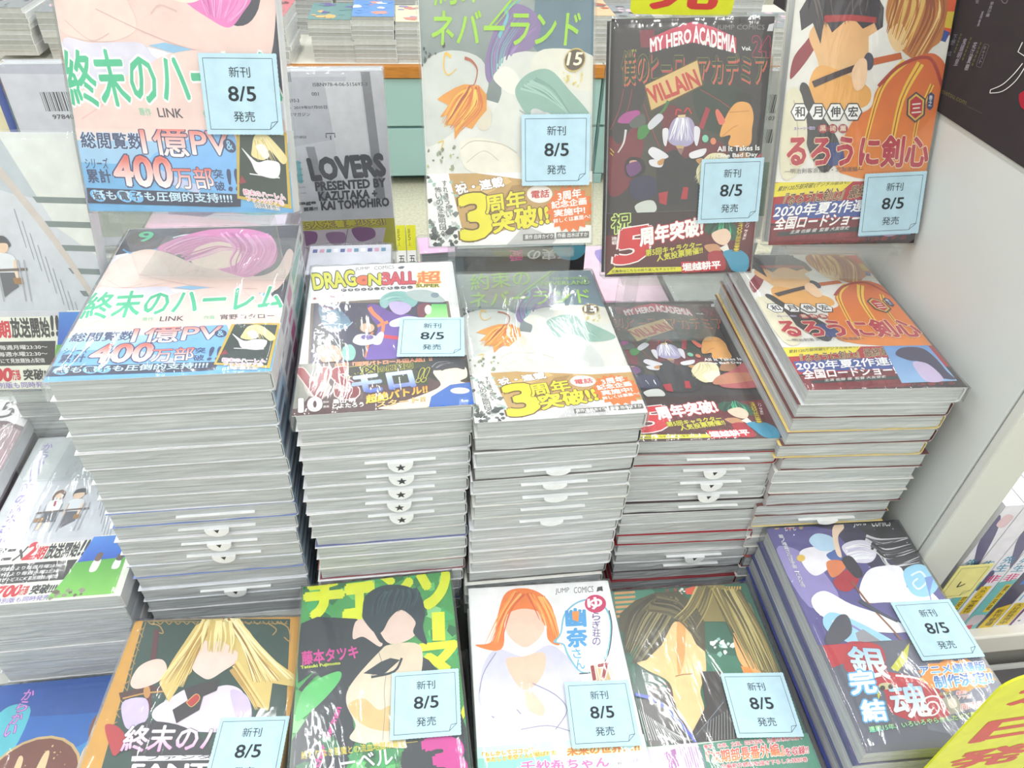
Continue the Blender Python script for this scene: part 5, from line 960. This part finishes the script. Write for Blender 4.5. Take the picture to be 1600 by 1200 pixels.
pk = flat_misc('snack_pouch', -.0040, .600, .6620, .062, .030, .026, 4, (238, 190, 226), 'small glossy pink pouch behind the thin yellow comics', 'pouch', [lambda a: a.t('TWiN', '22,20', '44,20', 9, (250, 240, 250), (226, 150, 206), .06)])
o = block('clear_riser', (-.0040, .597, RISZ+.0003), (.058, .635, .6617), (205, 209, 206), .3, None, .001); tag(o, 'grey riser block under the pink pouch', 'riser')

# ------------------------------------------------------------------ date notes stuck on the covers
NG = 'light blue date notes'
TGM = TG.mesh('note_print', 'cover', 0, (0, 0, .046, .0455), M_MATTE)
mb = MB(); n = 18
V = []; Wd, Hd = .046, .0455
for k, (ax, ay, bx, by) in enumerate(((0, 0, 1, 0), (1, 0, 1, 1), (1, 1, 0, 1), (0, 1, 0, 0))):
    for i in range(36):
        t = i/36; o = .00025 if i % 2 else 0
        x, y = (ax+(bx-ax)*t)*Wd, (ay+(by-ay)*t)*Hd; cx, cy = (0, -1) if k == 0 else (1, 0) if k == 1 else (0, 1) if k == 2 else (-1, 0)
        V.append((x+cx*o, y+cy*o))
m_ = len(V); mb.add([(a, b, 0) for a, b in V]+[(a, b, .0003) for a, b in V], [tuple(range(m_-1, -1, -1)), tuple(range(m_, 2*m_))]+[(i, (i+1) % m_, (i+1) % m_+m_, i+m_) for i in range(m_)], (184, 214, 229))
TGB = mb.mesh('note_sheet', [M_MATTE])
def note(M, tl, tr_, bl, label, zoff=.0030):
    Ar = Art(.1, .1, M); a, b, c = Ar.loc(*tl), Ar.loc(*tr_), Ar.loc(*bl)
    ang = math.atan2(b[1]-a[1], b[0]-a[0]); cx, cy = (b[0]+c[0])/2, (b[1]+c[1])/2
    T_ = M@Matrix.Translation((cx, cy, zoff))@Matrix.Rotation(ang, 4, 'Z')@Matrix.Translation((-.023, -.02275, 0))
    r = empty('date_note', T_, label, 'note', NG); link('note_sheet', TGB, r); q = link('note_print', TGM, r); q.location = (0, 0, .00032)
note(UA, (311, 87), (433, 88), (328, 207), 'light blue 8/5 note on the upright pink comic')
note(UC, (815.6, 181), (923, 180), (813.5, 288.6), 'light blue 8/5 note on the upright grey-green comic')
note(UD, (1095.5, 250.5), (1191, 247.5), (1088, 346.5), 'light blue 8/5 note on the upright dark comic')
note(UE, (1351, 271.5), (1446.4, 267), (1336, 367.5), 'light blue 8/5 note on the upright orange and white comic')
note(FB, (619, 502.5), (722, 502), (623.5, 562.5), 'light blue 8/5 note on the white comic with yellow and red title')
note(FF, (608.5, 1057.5), (713.5, 1050), (613, 1158), 'light blue 8/5 note on the bright green comic')
note(FG, (878.6, 1071.6), (981.5, 1067), (893, 1171.5), 'light blue 8/5 note on the white comic with the blue balloon')
note(FH, (1126, 1058), (1218.5, 1056.6), (1153, 1153.5), 'light blue 8/5 note on the dark green comic with brown strands')
note(FI, (1391.5, 945), (1478, 939.6), (1441, 1036.5), 'light blue 8/5 note on the night-blue comic')
note(FJ, (336, 1124), (449, 1121), (322, 1240), 'light blue 8/5 note on the gold-framed green comic')

# ------------------------------------------------------------------ yellow cards
def card(M, W, H, r, lim, label, k=1.0):
    root = empty('yellow_card', M, label, 'card', 'yellow announcement cards'); mb = MB(); P = []
    for cx, cy, a0 in ((W-r, r, -90), (W-r, H-r, 0), (r, H-r, 90), (r, r, 180)):
        for i in range(7): a = R(a0+15*i); P.append((cx+r*math.cos(a), cy+r*math.sin(a)))
    n = len(P); mb.add([(a, b, 0) for a, b in P]+[(a, b, .0012) for a, b in P], [tuple(range(n-1, -1, -1)), tuple(range(n, 2*n))]+[(i, (i+1) % n, (i+1) % n+n, i+n) for i in range(n)], (222, 226, 44))
    link('card_sheet', mb.mesh('card_sheet', [M_PRINT]), root); a = Art(W, H, None); a.sc = 1000
    for i, ch in enumerate('本日発売'): a.tr(ch, [(W*k*200, H*(230+i*248))], [(W*820, H*(230+i*248))], [(W*200, H*(70+i*248))], (206, 62, 58), None, 0, .045)
    bake_texts(); link('lettering', a.mesh('lettering', 'cover', .0013, (0, 0, W, H)), root); return root
card(frame_up(.2855, .1480, .5370, 2, 89, 0), .080, .160, .014, None, 'yellow card with red letters standing at the lower right corner')
card(frame_up(.1490, .5340, .9125, -3, 88, 0), .072, .160, .004, None, 'yellow card with red letters standing behind the upright dark comic')
for x, y, z0, z1, lb in ((.185, .5360, .5249, .935, 'clear plastic strip holding up the yellow card behind the dark comic'), (.325, .1535, .4206, .56, 'clear plastic strip holding up the lower right yellow card')):
    mb = MB(); mb.box((-.006, -.0008, 0), (.006, .0008, z1-z0)); mb.box((-.012, -.006, 0), (.012, .006, .002)); st = link('card_clip', mb.mesh('card_clip', [M_CLEAR])); st.location = (x, y, z0); tag(st, lb, 'clip')

# ------------------------------------------------------------------ right-hand neighbour shelf
rs = block('shelf_board', (.4135, .292, .428), (1.05, .62, .4580), (226, 224, 214), .45, None, .002); tag(rs, 'pale shelf board right of the white side board', 'shelf')
rb = block('low_cabinet', (.4135, .31, 0), (1.05, .60, .4275), (214, 212, 204), .5, None, .002); tag(rb, 'pale cabinet base under the right neighbour shelf', 'cabinet')
rl = block('low_stand', (.3800, .06, 0), (.80, .290, .4100), (206, 206, 200), .5, None, .002); tag(rl, 'low pale plinth under the black booklet at the lower right', 'plinth')
bkl = Art(.20, .16, None); bkl.sc = 1000; bkl.q((58, 54, 56)); bkl.p((72, 60, 64), '0,40 200,20 200,60 0,90', 0); bkl.p((196, 196, 200), '60,52 70,54 72,66 92,62 88,70 96,74 76,78 74,96 66,96 66,80 50,80 46,72 64,70', 0); bkl.s((190, 192, 196), '0,6 40,12 90,8', 1)
r = empty('black_booklet', Matrix.Translation((.3830, .118, .4103)), 'black booklet with a pale cross-shaped mark lying at the lower right', 'booklet')
mb = MB(); mb.box((0, 0, 0), (.20, .16, .012), (52, 50, 52)); link('booklet_body', mb.mesh('booklet_body', [M_PRINT]), r); link('cover_print', bkl.mesh('cover_print', 'cover', .0121, (.0003, .0003, .1997, .1597)), r)
def spine_art(kind):
    a = Art(.0160, .178, None); a.sc = 1000
    if kind == 0:
        a.q((228, 226, 238)); a.p((96, 92, 130), '0,10 9,30 16,70 16,84 6,60 0,40', 1); a.p((220, 190, 200), '6,10 14,14 12,26 4,22', 1); a.p((90, 86, 120), '0,86 5,90 4,110 0,112', 1); a.vt('先生', '8,66', '8,88', 11, (50, 140, 176)); a.vt('非', '8,92', '8,104', 12, (214, 50, 120))
        a.p((226, 196, 50), '3,108 13,108 13,150 3,150'); a.vt('人気シリーズ最新刊', '8,109', '8,149', 6, (90, 76, 30)); a.p((206, 190, 196), '2,152 14,152 14,166 2,166', 1); a.p((110, 180, 186), '0,164 16,164 16,178 0,178')
    elif kind == 1:
        a.q((110, 184, 186)); a.p((228, 226, 238), '0,0 16,0 16,100 0,104'); a.vt('先生', '8,70', '8,90', 11, (50, 140, 176)); a.vt('非', '8,92', '8,104', 12, (214, 50, 120)); a.p((226, 196, 50), '9,108 15,108 15,150 9,150'); a.vt('累計突破', '12,110', '12,148', 4, (90, 76, 30)); a.p((200, 190, 200), '3,156 15,156 14,170 4,172', 1); a.p((214, 70, 90), '4,172 10,170 12,178 4,178')
    elif kind == 2:
        a.q((70, 66, 92)); a.p((60, 110, 190), '6,60 16,60 16,110 6,110'); a.p((222, 190, 40), '4,146 16,140 16,178 2,178'); a.vt('新刊登場', '10,148', '10,176', 7, (80, 70, 30))
    elif kind == 3:
        a.q((226, 228, 236)); a.vt('戦', '8,110', '8,124', 13, (50, 48, 54)); a.t('10', '3,136', '13,136', 9, (90, 170, 206)); a.p((222, 190, 40), '2,140 15,140 15,176 2,176'); a.vt('大好評発売中', '8,141', '8,175', 7, (90, 76, 30)); a.p((120, 150, 206), '0,40 16,30 16,80 0,90', 1)
    else:
        a.q((236, 232, 240)); a.p((110, 50, 110), '0,90 2.4,90 2.4,178 0,178'); a.p((206, 200, 224), '4,40 14,60 12,120 5,110', 1); a.t('●', '5,172', '8,172', 2, (60, 60, 66))
    bake_texts(); return a
_sp = [spine_art(k) for k in range(5)]
WORD = ['white and violet spine with a yellow strip nearest the white side board', 'teal and white spine second from the white side board', 'white and violet spine third from the side board', 'teal and white spine just left of the dark spine', 'dark violet spine with a yellow foot on the right shelf', 'pale spine with a large black character on the right shelf', 'white spine with a purple line on the right shelf', 'plain white spine at the far right of the right shelf']
for i, k in enumerate((0, 1, 0, 1, 2, 3, 4, 4)):
    M = Matrix.Translation((.4170+i*.0166, .302, .4583))@Matrix.Rotation(R(1.0), 4, 'Y')
    if i == 7: M = Matrix.Translation((.4170+i*.0166+.0006, .302, .4583))
    r = empty('upright_comic', M, WORD[i], 'comic book', 'comics shelved upright on the right neighbour shelf')
    mb = MB(); mb.box((0, 0, 0), (.0160, .112, .178), (236, 236, 240)); link('comic_body', cached('ub', mb.mesh, 'comic_body', [M_PRINT]), r)
    so = link('spine_print', cached(('up', k), _sp[k].mesh, 'spine_print', 'cover', 0, (0, 0, .0160, .178)), r); so.matrix_local = Matrix(((1, 0, 0, 0), (0, 0, -1, -.0003), (0, 1, 0, 0), (0, 0, 0, 1)))
yn = Art(.03, .046, None); yn.sc = 1000; yn.q((234, 226, 150))
for P in ('3,3 27,3', '27,3 27,36', '3,3 3,43', '3,43 20,43', '20,43 27,36', '20,43 21,37', '21,37 27,36'): yn.s((90, 90, 70), P, .35, .35, 0)
yn.t('レ', '11,30', '17,30', 8, (60, 60, 60), None, 0, .03); bake_texts()
r = empty('yellow_note', frame_up(.4145, .2985, .520, 0, 90, 0), 'pale yellow note on the spines beside the white side board', 'note')
mb = MB(); mb.box((0, 0, -.0006), (.03, .046, 0), (234, 226, 150)); link('note_sheet', mb.mesh('note_sheet', [M_MATTE]), r); link('note_print', yn.mesh('note_print', 'cover', .0001, (0, 0, .03, .046), M_MATTE), r)

# ------------------------------------------------------------------ background: drawer cabinet with piles of comics on it
def cab(x0, x1, col, label):
    r = empty('drawer_cabinet', Matrix.Translation(((x0+x1)/2, 2.4, 0)), label, 'cabinet'); Mi = r.matrix_world.inverted()
    def b(nm, a, c, cl, **k):
        o = block(nm, a, c, cl, .5, r, .002, **k); o.matrix_parent_inverse = Mi; return o
    b('cabinet_body', (x0, 2.215, .03), (x1, 2.95, .3375), col); b('toe_kick', (x0+.02, 2.26, 0), (x1-.02, 2.9, .03), (70, 96, 96))
    w = (x1-x0)/2
    for i in range(2):
        for z0, z1 in ((.034, .186), (.194, .3335)): b('drawer_front', (x0+w*i+.004, 2.2, z0), (x0+w*(i+1)-.004, 2.2145, z1), col, noise=.02, scale=5)
    b('side_foot', (x0, 2.2, 0), (x0+.03, 2.2140, .032), col); b('side_foot', (x1-.03, 2.2, 0), (x1, 2.2140, .032), col)
    b('wood_edge', (x0, 2.190, .3378), (x1, 2.2145, .3710), (188, 124, 52), noise=.12, scale=30, stretch=(1, 8, 8)); b('cabinet_top', (x0, 2.2150, .3378), (x1, 2.95, .3720), (226, 224, 212), noise=.02)
cab(-.70, .068, (158, 192, 190), 'teal drawer cabinet with an orange wood edge, behind the middle display comics')
cab(.070, .560, (158, 192, 190), 'teal drawer cabinet hidden mostly behind the upright grey-green comic')
cab(.562, 1.40, (150, 184, 182), 'teal drawer cabinet at the right behind the upright dark comic')
cab(-1.60, -.702, (226, 224, 208), 'cream drawer cabinet with an orange wood edge at the far left')

PAL = [[(100, 150, 214), (226, 232, 240), (214, 150, 140)], [(110, 150, 150), (236, 180, 110), (110, 100, 160)], [(230, 220, 190), (206, 140, 130), (150, 150, 190)], [(206, 120, 130), (240, 210, 190), (120, 70, 80)], [(150, 156, 160), (214, 190, 200), (90, 92, 96)], [(230, 190, 150), (180, 90, 70), (90, 110, 120)]]
def tiny(W, L, t, top, seed):
    rn = random.Random(seed); mb = MB(); c = (226, 228, 228); g0 = rn.choice((172, 182, 192, 200))
    mb.box((0, 0, .0006), (W-.002, L, t-.0008), tuple(g0+d for d in (0, 2, 0)))
    mb.box((0, -.0008, t-.0008), (W, L, t), top[0] if top else c); mb.box((0, -.0008, 0), (W, L, .0006), c); mb.box((W-.002, -.0008, .0006), (W, L, t-.0008), c)
    if top:
        for i in range(16):
            cx, cy, r = rn.uniform(.01, W-.01), rn.uniform(.01, L-.01), rn.uniform(.008, .03); P = [(max(0, min(W, cx+r*rn.uniform(.5, 1)*math.cos(a))), max(0, min(L, cy+r*rn.uniform(.4, 1)*math.sin(a))), t+.0001+i*4e-5) for a in (0, .9, 1.9, 2.8, 4, 5.2)]
            mb.add(P, [tuple(range(6))], rn.choice(top))
    return mb.mesh('small_comic', [M_PRINT])
def bgpile(x, y, z0, z1, n, W, L, pal, desc, seed, yaw=0):
    rn = random.Random(seed); t = (z1-z0)/n; ox = 0
    for i in range(n):
        top = i == n-1
        me = cached(('tiny', W, L, round(t, 4), top and seed, i % 4), tiny, W, L, t-.0003, PAL[pal] if top else None, seed if top else i % 4)
        if rn.random() < .3: ox = rn.uniform(-.005, .005)
        o = link('small_comic', me); o.location = (x+ox+rn.uniform(-.0015, .0015), y+rn.uniform(-.002, .002), z0+t*i+.0003); o.rotation_euler = (0, 0, R(yaw+rn.uniform(-.8, .8)))
        tag(o, ('colourful cover on top of the ' if top else 'closed comic, %s from top of the ' % ORD[n-1-i])+desc, 'comic book', 'comics in the '+desc)
CT = .3721
bgpile(-0.289, 2.224, CT, 0.486, 10, .119, .178, 1, 'background pile left of the blue-topped one', 1)
bgpile(-0.169, 2.220, CT, 0.495, 10, .118, .178, 0, 'blue-topped background pile', 2)
bgpile(-0.049, 2.224, CT, 0.482, 10, .118, .178, 2, 'cream-topped background pile beside the grey-green display', 3)
bgpile(-0.467, 2.212, CT, 0.498, 11, .119, .178, 3, 'background pile beside the upright pink comic', 4, -3)
bgpile(0.467, 2.224, CT, 0.503, 11, .119, .178, 5, 'background pile between grey-green and dark displays', 5)
bgpile(0.588, 2.224, CT, 0.490, 10, .119, .178, 4, 'background pile behind the yellow upper card', 6)
bgpile(-1.140, 2.214, CT+.018, 0.509, 9, .124, .178, 4, 'background pile in the top left corner', 7)
bgpile(-0.993, 2.224, CT, 0.497, 8, .150, .180, 4, 'wide background pile left of the pink display', 8)
bgpile(1.045, 2.204, CT, 0.480, 9, .128, .178, 4, 'grey pile left of the upright orange comic', 9)
bgpile(0.850, 2.224, CT, 0.431, 6, .118, .178, 2, 'low pile right of the upright dark comic', 10)
for k, (x, p, h) in enumerate(((-.49, 5, .53), (-.36, 3, .52), (-.235, 1, .535), (-.11, 0, .53), (.015, 2, .54), (.47, 4, .55), (.60, 5, .54), (.90, 0, .50), (1.03, 3, .51), (-1.17, 3, .56), (-1.02, 4, .55))):
    bgpile(x, 2.50, CT, h, 12, .118, .178, p, ['back pile behind the leftmost middle pile', 'back pile above the slanting pile side', 'back pile behind the orange-toned cover', 'back pile behind the blue cover', 'back pile behind the cream cover', 'back pile behind the upper right gap', 'back pile behind the yellow upper card', 'back pile at the upper right', 'back pile left of the black poster corner', 'back pile in the far top left corner', 'back pile above the wide left pile'][k], 20+k)
rn = random.Random(4)
for i in range(11):
    mb = MB(); c = [(40, 44, 60), (70, 130, 190), (236, 240, 244), (230, 234, 240), (214, 60, 150), (236, 200, 226), (230, 80, 170), (60, 80, 50), (236, 240, 244), (120, 200, 214), (230, 230, 240)][i]; h = .16+rn.uniform(0, .02)
    mb.box((0, 0, 0), (.0155, .11, h), c); mb.box((.001, -.0006, h*.1), (.0145, -.0001, h*.32), rn.choice(((236, 236, 240), (90, 170, 206), (230, 210, 60)))); o = link('shelved_comic', mb.mesh('shelved_comic', [M_PRINT])); o.location = (.925+i*.0175, 2.70, .3922+.001)
    tag(o, ['dark', 'blue', 'white', 'pale', 'magenta', 'pale pink', 'hot pink', 'dark green', 'bright white', 'aqua', 'lavender'][i]+' spine in the far upright row at the top edge', 'comic book', 'comics upright in the far row')
sh = block('book_rest', (.90, 2.69, .3721), (1.14, 2.85, .3920), (226, 226, 222), .5, None, .001); tag(sh, 'low white rest under the far upright row of comics', 'rest')
